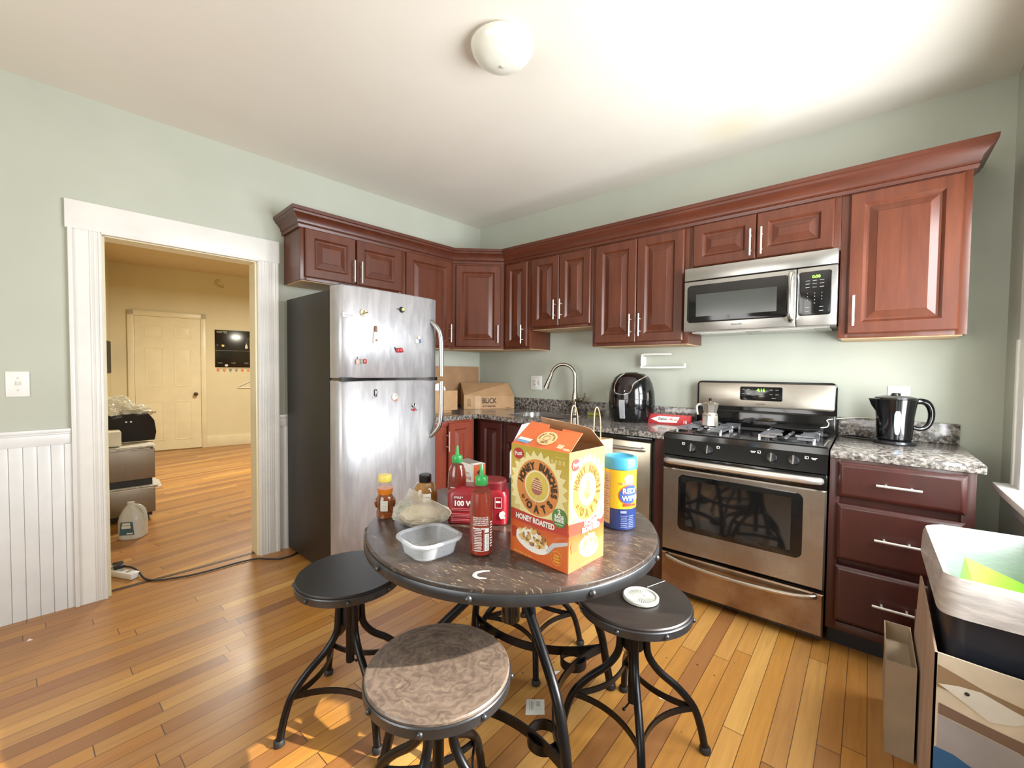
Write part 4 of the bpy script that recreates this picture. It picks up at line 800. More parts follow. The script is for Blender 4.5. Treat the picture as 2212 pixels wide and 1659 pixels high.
for k in (0, 1): mb.box(0.035 + k * 0.018, -0.0008, 0.028, 0.040 + k * 0.018, 0, 0.072)
mb.box(0.030, -0.0008, 0.020, 0.064, 0, 0.024); mb.box(0.38, -0.0008, 0.008, 0.43, 0, 0.011); mb.bm.transform(X4); t.part('arrow_marks', mb, 'ink')
mb = MB(); mb.box(0.10, -0.001, 0.001, 0.15, 0.0, 0.093); mb.bm.transform(X4); t.part('packing_tape', mb, simple('tan_tape', (186, 148, 106), 0.25))
def top_at(u, v):
    a = Vector((*FL, 1.040)).lerp(Vector((*FR_, 1.030)), u); b = Vector((*BL, 1.150)).lerp(Vector((*BR, 1.150)), u); return a.lerp(b, v) + Vector((0, 0, 0.001))
mb = MB(); mb.poly([top_at(0.80, 0.45), top_at(0.93, 0.35), top_at(0.93, 0.75), top_at(0.80, 0.85)]); t.part('shipping_label', mb, 'whiteink')
t = Thing('shipping_box', 'opened brown cardboard box with raised flaps next to the refrigerator', 'box', (0.3, -0.8, ZC), FA)
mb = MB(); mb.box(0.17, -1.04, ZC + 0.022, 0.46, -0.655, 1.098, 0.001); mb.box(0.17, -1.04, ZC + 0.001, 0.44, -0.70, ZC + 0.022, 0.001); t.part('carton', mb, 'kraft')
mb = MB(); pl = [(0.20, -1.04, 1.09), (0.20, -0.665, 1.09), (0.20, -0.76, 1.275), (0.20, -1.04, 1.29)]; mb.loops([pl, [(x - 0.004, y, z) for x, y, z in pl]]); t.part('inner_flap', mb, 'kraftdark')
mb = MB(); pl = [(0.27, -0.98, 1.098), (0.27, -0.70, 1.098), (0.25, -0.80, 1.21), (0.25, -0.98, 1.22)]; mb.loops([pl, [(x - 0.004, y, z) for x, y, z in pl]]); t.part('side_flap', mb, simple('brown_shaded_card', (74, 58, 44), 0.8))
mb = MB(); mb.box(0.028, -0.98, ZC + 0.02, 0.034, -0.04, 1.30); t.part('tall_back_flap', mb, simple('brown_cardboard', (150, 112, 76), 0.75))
mb = MB(); mb.cyl((0.40, -0.80, 1.085), (0.385, -0.80, 1.085), 0.072, seg=36); solo('paper_plate', mb, 'white', 'white round plate edge rising out of the opened cardboard box', 'plate', (0.39, -0.8, 1.05), FA)

# ================================================================ TABLE AND STOOLS
TC = (2.052, -1.924); TZ = 0.74
t = Thing('pub_table', 'round worn dark wood table with riveted iron band and crank pedestal', 'table', (TC[0], TC[1], 0))
mb = MB(); mb.lathe([(0.40, 0.706), (0.484, 0.706), (0.487, 0.710), (0.490, 0.735), (0.488, 0.739), (0.484, TZ), (0.001, TZ)], (TC[0], TC[1], 0), 96, cap=True); t.part('tabletop', mb, 'tabletop')
mb = MB(); mb.lathe([(0.486, 0.700), (0.494, 0.700), (0.495, 0.703), (0.495, 0.726), (0.493, 0.729), (0.486, 0.729), (0.486, 0.700)], (TC[0], TC[1], 0), 96, cap=False); bd = t.part('metal_band', mb, 'band')
for k in range(10):
    a = math.radians(-62 + 36 * k); mb = MB(); mb.sphere((TC[0] + 0.495 * math.cos(a), TC[1] + 0.495 * math.sin(a), 0.7145), 0.010, seg=14, ring=8); t.part('rivet', mb, 'band', parent=bd)
mb = MB(); mb.lathe([(0.14, 0.690), (0.14, 0.698), (0.05, 0.699)], (TC[0], TC[1], 0), 40); mb.box(TC[0] - 0.44, TC[1] - 0.02, 0.676, TC[0] + 0.44, TC[1] + 0.02, 0.699); mb.box(TC[0] - 0.02, TC[1] - 0.44, 0.676, TC[0] + 0.02, TC[1] + 0.44, 0.699); t.part('support_plate', mb, 'iron')
mb = MB(); mb.lathe([(0.03, 0.375), (0.033, 0.378), (0.033, 0.60), (0.045, 0.61), (0.045, 0.66), (0.02, 0.69)], (TC[0], TC[1], 0), 32); t.part('crank_column', mb, 'blackgloss')
TG = math.radians(63); prz = [(0.048, 0.655), (0.052, 0.60), (0.075, 0.545), (0.14, 0.495), (0.24, 0.42), (0.335, 0.34), (0.385, 0.24), (0.412, 0.12), (0.436, 0.012)]
for k in range(4):
    a = TG + k * PI / 2; mb = MB(); mb.tube([(TC[0] + r * math.cos(a), TC[1] + r * math.sin(a), z) for r, z in prz], 0.0155, 16, smooth=5); lg = t.part('leg', mb, 'iron')
    mb = MB(); mb.lathe([(0.017, 0), (0.02, 0.003), (0.019, 0.022), (0.014, 0.026)], (TC[0] + 0.437 * math.cos(a), TC[1] + 0.437 * math.sin(a), 0), 16); t.part('foot_pad', mb, 'blackmatte', parent=lg)
    # inward bowed flat stretcher between this leg and the next
    def arcpts(r_end, r_mid, z, a0, n=21):
        P0 = Vector((r_end * math.cos(a0), r_end * math.sin(a0))); P1 = Vector((r_end * math.cos(a0 + PI / 2), r_end * math.sin(a0 + PI / 2)))
        Mm = Vector((r_mid * math.cos(a0 + PI / 4), r_mid * math.sin(a0 + PI / 4))); Cc = 2 * Mm - (P0 + P1) / 2
        return [((1 - u_) ** 2 * P0 + 2 * u_ * (1 - u_) * Cc + u_ * u_ * P1) for u_ in [i / (n - 1) for i in range(n)]]
    mb = MB(); mb.tube([(TC[0] + p.x, TC[1] + p.y, 0.175) for p in arcpts(0.392, 0.175, 0.175, a)], 0, flat=(0.007, 0.032), up=(0, 0, 1)); t.part('stretcher', mb, 'iron')
    mb = MB(); rc = 0.262; mb.tube([(TC[0] + rc * math.cos(a) + 0.047 * math.cos(q), TC[1] + rc * math.sin(a) + 0.047 * math.sin(q), 0.160) for q in [2 * PI * i / 32 for i in range(32)]], 0, flat=(0.006, 0.032), closed=True, up=(0, 0, 1)); t.part('ring', mb, 'iron')

def make_stool(label, seatmat, z=0.505, postz=0.14):
    t = Thing('bar_stool', label, 'stool', (0, 0, 0), group='round adjustable stools around the table')
    mb = MB(); mb.lathe([(0.15, z - 0.03), (0.179, z - 0.03), (0.182, z - 0.028), (0.183, z - 0.004), (0.180, z), (0.001, z)], (0, 0, 0), 72); t.part('seat', mb, seatmat)
    mb = MB(); mb.lathe([(0.181, z - 0.036), (0.186, z - 0.035), (0.187, z - 0.012), (0.185, z - 0.009), (0.181, z - 0.009), (0.181, z - 0.036)], (0, 0, 0), 72, cap=False); bd = t.part('metal_band', mb, 'band')
    for k in range(8):
        a = PI / 8 + k * PI / 4; mb = MB(); mb.sphere((0.187 * math.cos(a), 0.187 * math.sin(a), z - 0.0225), 0.0075, seg=12, ring=8); t.part('rivet', mb, 'band', parent=bd)
    mb = MB(); mb.box(-0.16, -0.018, z - 0.040, 0.16, 0.018, z - 0.030); mb.box(-0.018, -0.16, z - 0.040, 0.018, 0.16, z - 0.030); mb.lathe([(0.06, z - 0.048), (0.06, z - 0.030)], (0, 0, 0), 24); t.part('seat_bracket', mb, 'iron')
    mb = MB(); mb.lathe([(0.027, 0.330), (0.034, 0.334), (0.034, 0.425), (0.027, 0.43)], (0, 0, 0), 24); t.part('hub', mb, 'iron')
    mb = MB(); mb.lathe([(0.012, postz), (0.015, postz + 0.003), (0.015, z - 0.06)], (0, 0, 0), 16); mb.cyl((-0.004, -0.002, postz + 0.006), (-0.028, -0.014, postz - 0.016), 0.003); mb.sphere((-0.029, -0.0145, postz - 0.017), 0.0055, seg=10, ring=6); t.part('screw_post', mb, 'iron')
    pz = [(0.040, 0.445), (0.043, 0.37), (0.050, 0.31), (0.086, 0.258), (0.148, 0.208), (0.198, 0.150), (0.222, 0.085), (0.237, 0.014)]
    for k in range(4):
        a = k * PI / 2; mb = MB(); mb.tube([(r * math.cos(a), r * math.sin(a), q) for r, q in pz], 0.0125, 14, smooth=5); lg = t.part('leg', mb, 'iron')
        mb = MB(); mb.lathe([(0.014, 0), (0.018, 0.003), (0.018, 0.016), (0.014, 0.022)], (0.238 * math.cos(a), 0.238 * math.sin(a), 0), 14); t.part('foot_pad', mb, 'blackmatte', parent=lg)
        mb = MB(); mb.tube([(p.x, p.y, 0.146) for p in arcpts(0.200, 0.100, 0, a)], 0, flat=(0.006, 0.020), up=(0, 0, 1)); t.part('stretcher', mb, 'iron')
    return t
s1 = make_stool('stool with plain satin black seat left of the table, in front of the refrigerator', 'seat_black', 0.520, 0.18)
s1.o.location = (1.562, -2.264, 0); s1.o.rotation_euler.z = math.radians(-98.4)
s2 = make_stool('dark brown stool right of the table with a white plastic lid on its seat', 'seat_dark')
s2.o.location = (2.420, -1.715, 0); s2.o.rotation_euler.z = math.radians(31.4)
s3 = make_stool('nearest stool with a worn brown swirl grained seat in front of the table', 'seat_worn')
s3.o.location = (2.178, -2.362, 0); s3.o.rotation_euler.z = math.radians(15)
s4 = copy_tree(s2.o); s4['label'] = 'stool tucked behind and under the table, only its iron legs visible'
s4.location = (1.847, -1.545, 0); s4.rotation_euler.z = math.radians(-45.7)
# lid on the right stool
c = (2.442, -1.712, 0.5055); t = Thing('plastic_disc', 'round white ribbed plastic lid lying on the right stool seat', 'lid', c)
mb = MB(); mb.lathe([(0.054, 0), (0.058, 0.002), (0.0585, 0.010), (0.055, 0.013), (0.050, 0.012), (0.047, 0.007), (0.001, 0.007)], c, 48); t.part('lid_body', mb, 'offwhite')
mb = MB()
for k in range(36): a = 2 * PI * k / 36; mb.tube([(c[0] + 0.012 * math.cos(a), c[1] + 0.012 * math.sin(a), c[2] + 0.008), (c[0] + 0.044 * math.cos(a), c[1] + 0.044 * math.sin(a), c[2] + 0.0085)], 0, flat=(0.0022, 0.003))
mb.lathe([(0.010, 0.007), (0.010, 0.0095), (0.002, 0.0095)], c, 20); t.part('ribs', mb, 'offwhite')
mb = MB(); mb.cyl((2.430, -1.628, 0.507), (2.462, -1.545, 0.509), 0.001, seg=6); solo('wire_twist', mb, 'nickel', 'thin straight metal wire on the right stool seat beyond the lid', 'wire', (2.43, -1.62, 0.506))

# ================================================================ TABLE TOP THINGS
Z0 = TZ + 0.0006
def cylwrap(c, r, th, z):       # matrix-free warp: text x -> angle
    def f(v): a = th + v.x / r; R_ = r + v.z; return Vector((c[0] + R_ * math.cos(a), c[1] + R_ * math.sin(a), z + v.y))
    return f
def cyl_patch(mb, c, r, th, w, z0, z1, n=12, o=0.0006):
    L = [[(c[0] + (r + o) * math.cos(th - w / 2 / r + w / r * k / n), c[1] + (r + o) * math.sin(th - w / 2 / r + w / r * k / n), z) for k in range(n + 1)] for z in (z0, z1)]
    mb.loops(L, False, False, closed=False)
camdir = lambda c: math.atan2(-3.065 - c[1], 3.007 - c[0])
# sriracha bottles
capg = simple('green_cap', (46, 160, 76), 0.3); sauce = simple('red_chili_sauce', (140, 36, 16), 0.25, 0, 0.12, 20, Coat_Weight=1.0, Coat_Roughness=0.05); shell = clear('clear_bottle_plastic', (150, 70, 52), 0.12, 0.06, 0.1)
def sauce_bottle(c, label, lvl, darker, H_=0.258):
    k = H_ / 0.258; t = Thing('sauce_bottle', label, 'bottle', c, group='red chili sauce bottles with green caps'); th = camdir(c)
    out = [(0.026, 0), (0.032, 0.004), (0.0335, 0.012), (0.0335, 0.125), (0.0325, 0.15), (0.029, 0.172), (0.022, 0.189), (0.015, 0.196), (0.014, 0.204)]
    mb = MB(); ins = [(max(0.001, r - 0.0012), z + 0.001) for r, z in out if z < lvl] ; rl = ins[-1][0]; ins += [(rl * 0.99, lvl), (0.001, lvl)]
    mb.lathe(ins, c, 36); t.part('sauce', mb, darker)
    mb = MB(); mb.lathe(out, c, 40, cap=False); t.part('bottle_body', mb, shell)
    mb = MB(); mb.lathe([(0.0175, 0.198), (0.0185, 0.200), (0.0185, 0.218), (0.0165, 0.222), (0.007, 0.224), (0.006, 0.232), (0.0035, 0.255), (0.001, 0.258)], c, 28); t.part('nozzle_cap', mb, capg)
    return t, th
c = (2.168, -2.198, Z0); t, th = sauce_bottle(c, 'front red chili sauce bottle with white nutrition text and green cap', 0.178, sauce); r = 0.0338; zc = c[2]
mb = MB(); rnd = random.Random(3)
for k in range(5): mb.text('DISTRIBUTED FOR THE FINEST SAUCE SHAKE WELL'[k * 5:k * 5 + 20], 0.0044, Matrix.Identity(4), warp=cylwrap(c, r, th - 0.05, zc + 0.112 - k * 0.0052), ext=0.0001, off=0.0001)
mb.text('Nutrition Facts', 0.0062, Matrix.Identity(4), warp=cylwrap(c, r, th - 0.20, zc + 0.082), off=0.0003, ext=0.0001)
for k in range(13): cyl_patch(mb, c, r, th - 0.28 + rnd.uniform(-0.02, 0.02), 0.024 + rnd.uniform(-0.005, 0), zc + 0.076 - k * 0.0047, zc + 0.0775 - k * 0.0047 + 0.0004 * (k % 3))
for dz in (0.018, 0.080): cyl_patch(mb, c, r, th - 0.25, 0.033, zc + dz, zc + dz + 0.0008)
for dx in (-0.72, 0.24): cyl_patch(mb, c, r, th + dx, 0.0008, zc + 0.018, zc + 0.080)
for k in range(10): cyl_patch(mb, c, r, th + 0.93, 0.010 - 0.003 * (k % 2), zc + 0.095 - k * 0.0075, zc + 0.099 - k * 0.0075)
t.part('label_print', mb, 'whiteink')
mb = MB(); cyl_patch(mb, c, r, th + 0.50, 0.013, zc + 0.018, zc + 0.066); cyl_patch(mb, c, r, th + 0.50, 0.012, zc + 0.070, zc + 0.082); t.part('barcode_label', mb, 'whiteink')
mb = MB()
for k in range(12): cyl_patch(mb, c, r + 0.0004, th + 0.50, 0.008 - (k % 4) * 0.001, zc + 0.022 + k * 0.0035, zc + 0.0232 + k * 0.0035 + 0.0004 * (k % 2), 4)
t.part('barcode_lines', mb, 'greyink')
c = (1.900, -2.045, Z0); t, th = sauce_bottle(c, 'rear full red chili sauce bottle standing behind the red canister', 0.190, simple('dark_chili_sauce', (112, 26, 14), 0.22, 0, 0.1, 20, Coat_Weight=1.0, Coat_Roughness=0.05))
mb = MB(); cyl_patch(mb, c, 0.0338, th, 0.05, c[2] + 0.115, c[2] + 0.117); t.part('label_print', mb, 'whiteink')
# red canister
c = (1.985, -2.025, Z0); RZ = math.atan2(0.124, 0.172); X4 = Matrix.Translation(c) @ Matrix.Rotation(RZ, 4, 'Z'); redp = simple('red_plastic', (136, 20, 32), 0.28, 0, 0.04); t = Thing('red_canister', 'wide red plastic canister printed 100 with a darker red lid', 'canister', c)
mb = MB(); mb.loops([rrect(0, 0.02, a_, b_, z, e=0.3) for a_, b_, z in ((0.098, 0.048, 0), (0.103, 0.052, 0.004), (0.104, 0.053, 0.098), (0.098, 0.049, 0.112), (0.070, 0.045, 0.120))]); mb.bm.transform(X4); t.part('body', mb, redp)
mb = MB(); mb.loops([rrect(0.045, 0.02, a_, b_, z, e=0.6) for a_, b_, z in ((0.050, 0.046, 0.116), (0.051, 0.047, 0.140), (0.047, 0.043, 0.146))]); mb.bm.transform(X4); t.part('lid', mb, simple('dark_red_plastic', (112, 18, 26), 0.4))
mb = MB(); mb.text('100 W', 0.024, facing(-0.045, -0.0345, 0.072), off=0.0008); mb.text('STYLE *', 0.009, facing(-0.062, -0.0345, 0.092), off=0.0002); mb.bm.transform(X4); t.part('lettering', mb, 'whiteink')
mb = MB(); [mb.box(-0.085, -0.0345, z, -0.015 - 0.01 * (k % 2), -0.033, z + 0.0009) for k, z in enumerate((0.054, 0.049, 0.036, 0.031, 0.026, 0.018, 0.013))]; mb.bm.transform(X4); t.part('small_print', mb, simple('pink_print', (206, 110, 116), 0.5))
mb = MB()
mb.poly([(0.078, -0.0340, 0.045), (0.09, -0.0340, 0.052), (0.098, -0.0340, 0.044), (0.094, -0.0340, 0.036), (0.098, -0.0340, 0.026), (0.082, -0.0340, 0.024), (0.076, -0.0340, 0.034)])
for a_, b_, c2, d_ in ((0.062, 0.06, 0.084, 0.0612), (0.062, 0.095, 0.084, 0.0962), (0.062, 0.06, 0.0632, 0.096), (0.083, 0.06, 0.084, 0.096), (0.065, 0.078, 0.081, 0.084)): mb.box(a_, -0.0338, b_, c2, -0.033, d_)
mb.bm.transform(X4); t.part('label_print', mb, 'whiteink')
# tea box
X4 = Matrix.Translation((1.735, -1.895, Z0)) @ Matrix.Rotation(-0.18, 4, 'Z'); t = Thing('tea_box', 'small white and orange carton behind the red canister', 'box', (1.78, -1.88, Z0)); oc = simple('orange_card', (222, 98, 44), 0.5)
mb = MB(); mb.box(0, 0, 0, 0.122, 0.055, 0.158, 0.001); mb.bm.transform(X4); t.part('carton', mb, oc)
mb = MB(); mb.box(-0.0005, -0.0007, 0.085, 0.1205, 0.0, 0.158); mb.bm.transform(X4); t.part('white_front', mb, 'whiteink')
mb = MB(); mb.box(0.0, 0.002, 0.158, 0.122, 0.055, 0.1587); mb.bm.transform(X4); t.part('grey_top', mb, simple('grey_card', (130, 128, 120), 0.5))
mb = MB(); mb.box(0.094, 0.002, 0.1587, 0.121, 0.055, 0.1592); mb.bm.transform(X4); t.part('white_top_strip', mb, 'whiteink')
mb = MB(); mb.text('VALUE', 0.018, facing(0.078, -0.001, 0.103), off=0.0006); mb.text('FAMILY', 0.012, facing(0.078, -0.001, 0.120)); mb.bm.transform(X4); t.part('lettering', mb, simple('grey_orange_ink', (176, 120, 90), 0.5))
mb = MB(); mb.poly([(0.1227, 0.015, 0.13), (0.1227, 0.035, 0.10), (0.1227, 0.028, 0.14)]); mb.bm.transform(X4); t.part('side_mark', mb, 'ink')
# honey bear bottle
c = (1.708, -2.212, Z0); t = Thing('honey_bottle', 'amber honey bear bottle with a yellow cap at the left table edge', 'bottle', c); th = camdir(c); amber = simple('amber_honey', (104, 40, 10), 0.15, 0, 0.25, 30, Coat_Weight=1.0, Coat_Roughness=0.05)
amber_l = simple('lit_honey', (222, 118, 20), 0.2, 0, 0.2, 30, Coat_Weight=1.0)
bp = [(0.028, 0), (0.033, 0.004), (0.0335, 0.020), (0.031, 0.032), (0.034, 0.045), (0.0345, 0.062), (0.031, 0.076), (0.026, 0.083), (0.029, 0.092), (0.0315, 0.104), (0.0295, 0.118), (0.022, 0.128), (0.018, 0.130)]
mb = MB(); mb.lathe([(r - 0.001, z + 0.001) for r, z in bp if z < 0.085] + [(0.024, 0.084), (0.001, 0.084)], c, 32, sy=0.85); t.part('honey', mb, amber)
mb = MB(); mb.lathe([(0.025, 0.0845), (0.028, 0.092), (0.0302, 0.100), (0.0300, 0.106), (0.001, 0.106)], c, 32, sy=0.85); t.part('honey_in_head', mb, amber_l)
mb = MB(); mb.lathe(bp, c, 36, sy=0.85, cap=False); bb = t.part('bottle_body', mb, clear('honey_bottle_plastic', (170, 110, 60), 0.12, 0.05, 0.08))
for s_ in (-1, 1):
    a = th + s_ * 1.45; mb = MB(); mb.sphere((c[0] + 0.031 * math.cos(a), c[1] + 0.027 * math.sin(a), c[2] + 0.055), 0.010, 0.8, 0.8, 1.8, 12, 8); t.part('paw', mb, amber)
mb = MB(); mb.lathe([(0.0215, 0.128), (0.023, 0.130), (0.0235, 0.148), (0.021, 0.152), (0.002, 0.153)], c, 30); t.part('cap', mb, simple('yellow_cap', (228, 206, 88), 0.35))
mb = MB(); L = [[(c[0] + 0.0365 * math.cos(th - 0.55 + 0.75 * k / 8), c[1] + 0.0315 * math.sin(th - 0.55 + 0.75 * k / 8), c[2] + z) for k in range(9)] for z in (0.032, 0.068)]; mb.loops(L, False, False, closed=False); t.part('nutrition_label', mb, 'offwhite')
mb = MB(); 
for q in range(7): z = 0.037 + q * 0.0042; mb.loops([[(c[0] + 0.0368 * math.cos(th - 0.47 + 0.55 * k / 6), c[1] + 0.0318 * math.sin(th - 0.47 + 0.55 * k / 6), c[2] + z + d) for k in range(7)] for d in (0, 0.0009)], False, False, closed=False)
t.part('label_print', mb, 'greyink')
# mustard bottle
c = (1.797, -2.105, Z0); t = Thing('mustard_bottle', 'round shouldered brown mustard bottle with a black cap behind the plastic bag', 'bottle', c); th = camdir(c)
mb = MB(); mb.lathe([(0.034, 0), (0.040, 0.004), (0.043, 0.05), (0.044, 0.075), (0.040, 0.098), (0.030, 0.116), (0.018, 0.124)], c, 36); t.part('bottle_body', mb, simple('brown_mustard', (142, 98, 44), 0.15, 0, 0.15, 40, Coat_Weight=0.8))
mb = MB(); mb.lathe([(0.0215, 0.122), (0.022, 0.124), (0.0225, 0.146), (0.019, 0.150), (0.001, 0.150)], c, 28); t.part('cap', mb, 'blackplastic')
mb = MB(); cyl_patch(mb, c, 0.0447, th + 0.15, 0.027, c[2] + 0.060, c[2] + 0.090); t.part('price_label', mb, 'whiteink')
mb = MB(); cyl_patch(mb, c, 0.0452, th + 0.15, 0.016, c[2] + 0.077, c[2] + 0.079, 4); t.part('label_print', mb, 'ink')
# green wrapper
mb = MB(); mb.blob((1.756, -2.150, Z0 + 0.022), 0.03, 0.5, 2.6, 1.3, 0.9, 0.75, 3, 4, zmin=Z0); solo('green_wrapper', mb, simple('dark_green_plastic', (20, 92, 62), 0.2, 0, 0.2), 'crumpled dark green plastic wrapper behind the honey bottle', 'wrapper', (1.756, -2.15, Z0), ang=0.4)
# plastic bag of bread
bagm = clear('thin_clear_plastic', (222, 216, 200), 0.38, 0.06, 0.6)
mb = MB(); b = bmesh.new(); bmesh.ops.create_icosphere(b, subdivisions=5, radius=1)
for v in b.verts:
    d_ = v.co.copy(); k = 1 + 0.10 * noise.noise(d_ * 2.2) + 0.09 * abs(noise.noise(d_ * 5.5)); x, y, z = d_ * k
    pk = max(0, z) ** 2; x2 = x * 0.096 * (1 - 0.55 * pk); y2 = y * 0.058 * (1 - 0.5 * pk); z2 = z * 0.042 + max(0, z) ** 3 * 0.032
    q = Matrix.Rotation(0.62, 4, 'Z') @ Vector((x2 - 0.03 * pk, y2, z2)); v.co = Vector((1.868, -2.178, Z0 + 0.044)) + q
    v.co.z = max(v.co.z, Z0 + 0.0005)
mb.merge(b); solo('plastic_bag', mb, bagm, 'crumpled clear plastic bag holding bread left of the food container', 'bag', (1.868, -2.178, Z0), ang=0.25)
mb = MB(); mb.X = Matrix.Translation((1.866, -2.180, Z0 + 0.036)) @ Matrix.Rotation(0.62, 4, 'Z'); mb.blob((0, 0, 0), 0.036, 0.12, 1.6, 1.9, 1.15, 0.85, 3, 2); mb.X = Matrix.Identity(4)
solo('bread_roll', mb, simple('bread_crust', (196, 178, 140), 0.7, 0, 0.1, 20, bump=0.3), 'pale bread roll inside the crumpled clear bag', 'bread', (1.866, -2.18, Z0))
# clear tub
X4 = Matrix.Translation((2.052, -2.292, Z0)) @ Matrix.Rotation(math.radians(-8), 4, 'Z'); t = Thing('food_container', 'empty clear square plastic food container at the front of the table', 'container', (2.052, -2.292, Z0))
tubm = clear('frosted_clear_plastic', (222, 230, 238), 0.20, 0.10, 0.12)
mb = MB(); L = [rrect(0, 0, a_, a_, z, 64, e=0.42) for a_, z in ((0.001, 0.001), (0.056, 0.001), (0.062, 0.005), (0.072, 0.048), (0.0735, 0.050), (0.0725, 0.050), (0.061, 0.007), (0.055, 0.003), (0.001, 0.003))]; mb.loops(L, False, False); mb.bm.transform(X4); t.part('tub', mb, tubm)
mb = MB(); L = [rrect(0, 0, a_, a_, z, 64, e=0.42) for a_, z in ((0.0735, 0.044), (0.081, 0.045), (0.082, 0.049), (0.078, 0.052), (0.0735, 0.052), (0.0735, 0.044))]; mb.loops(L, False, False); mb.bm.transform(X4); t.part('rim', mb, clear('frosted_rim', (206, 212, 218), 0.42, 0.2, 0.1))
mb = MB(); rr = random.Random(5)
for k in range(10): mb.sphere((2.052 + rr.uniform(-0.045, 0.045), -2.292 + rr.uniform(-0.045, 0.045), Z0 + 0.0045), rr.uniform(0.0015, 0.003), seg=8, ring=5)
solo('food_crumbs', mb, brown, 'few brown crumbs on the floor of the clear food container', 'crumbs', (2.05, -2.29, Z0), kind='stuff')
# wipes canister
c = (2.367, -1.728, Z0); th = camdir(c); t = Thing('wipes_canister', 'yellow and blue disinfecting wipes canister with a sky blue lid', 'canister', c); r = 0.0545
yel = simple('yellow_label', (240, 200, 36), 0.35); nvy = simple('navy_label', (38, 56, 116), 0.3)
mb = MB(); mb.lathe([(r - 0.005, 0), (r - 0.001, 0.004), (r - 0.001, 0.21), (r - 0.004, 0.214)], c, 48); t.part('drum', mb, nvy)
mb = MB(); mb.lathe([(r, 0.072), (r, 0.205)], c, 48, cap=False); t.part('yellow_label', mb, yel)
mb = MB(); mb.lathe([(r + 0.001, 0.200), (r + 0.003, 0.203), (r + 0.002, 0.232), (r - 0.002, 0.238), (r - 0.010, 0.240), (r - 0.014, 0.234), (0.001, 0.234)], c, 48); t.part('lid', mb, simple('sky_blue_plastic', (58, 158, 200), 0.35))
mb = MB(); cyl_patch(mb, c, r, th - 0.95, 0.040, c[2] + 0.018, c[2] + 0.188, o=0.0008); t.part('peel_label', mb, simple('tan_label', (206, 176, 150), 0.5))
mb = MB(); [cyl_patch(mb, c, r, th - 0.90, 0.026 - 0.008 * (k % 3), c[2] + 0.03 + k * 0.0085, c[2] + 0.0335 + k * 0.0085, 4, 0.0012) for k in range(18)]; t.part('peel_label_print', mb, simple('brown_print', (150, 120, 100), 0.5))
def ell_patch(mb, c, r, th, z, a, b_, o, n=28, e=1.0, rot=0.0):
    ctr = (c[0] + (r + o) * math.cos(th), c[1] + (r + o) * math.sin(th), z); vs = [ctr]; fs = []
    for ring in (0.5, 1.0):
        for j in range(n):
            q = 2 * PI * j / n; x = a * ring * math.cos(q); y = b_ * ring * math.sin(q); x, y = x * math.cos(rot) - y * math.sin(rot), x * math.sin(rot) + y * math.cos(rot)
            vs.append((c[0] + (r + o) * math.cos(th + x / r), c[1] + (r + o) * math.sin(th + x / r), z + y))
    for j in range(n):
        k = (j + 1) % n; fs.append((0, 1 + j, 1 + k)); fs.append((1 + j, 1 + n + j, 1 + n + k, 1 + k))
    mb._add(vs, fs)
tw = th + 0.62
mb = MB(); ell_patch(mb, c, r, tw, c[2] + 0.120, 0.038, 0.033, 0.0007, rot=0.25); t.part('red_oval', mb, simple('orange_red_print', (214, 92, 40), 0.4))
mb = MB(); ell_patch(mb, c, r, tw + 0.03, c[2] + 0.120, 0.037, 0.029, 0.0010, rot=0.25); t.part('blue_oval', mb, simple('blue_print', (50, 84, 170), 0.4))
mb = MB(); mb.text('REDI', 0.024, Matrix.Identity(4), warp=cylwrap(c, r + 0.0014, tw, c[2] + 0.131), off=0.0006, ext=0.0001); mb.text('WiPES', 0.024, Matrix.Identity(4), warp=cylwrap(c, r + 0.0014, tw + 0.1, c[2] + 0.107), off=0.0006, ext=0.0001); t.part('lettering', mb, 'whiteink')
mb = MB(); mb.poly([(0, 0, 0)] * 0 + []) if False else None
cyl_patch(mb, c, r, tw - 0.05, 0.045, c[2] + 0.152, c[2] + 0.160, o=0.0008); ell_patch(mb, c, r, tw - 0.02, c[2] + 0.172, 0.018, 0.013, 0.0008); t.part('white_flash', mb, 'whiteink')
mb = MB(); mb.text('WILL KILLS and FRESHENS', 0.0062, Matrix.Identity(4), warp=cylwrap(c, r + 0.0014, tw - 0.05, c[2] + 0.156), off=0.0002, ext=0.0001); t.part('upper_slogan', mb, simple('orange_ink', (206, 110, 46), 0.4))
mb = MB(); mb.text('Disinfecting', 0.011, Matrix.Identity(4), warp=cylwrap(c, r + 0.0012, tw + 0.05, c[2] + 0.085), off=0.0008, ext=0.0001); t.part('small_slogan', mb, simple('red_print', (206, 66, 46), 0.4))
mb = MB(); [cyl_patch(mb, c, r, th + dx, 0.022 - 0.004 * (k % 2), c[2] + 0.012 + k * 0.006, c[2] + 0.0135 + k * 0.006, 4, 0.0006) for k in range(7) for dx in (0.28, 0.78)]; cyl_patch(mb, c, r, th + 0.25, 0.02, c[2] + 0.058, c[2] + 0.066, 4, 0.0008); t.part('lower_print', mb, simple('pale_blue_print', (150, 160, 200), 0.4))
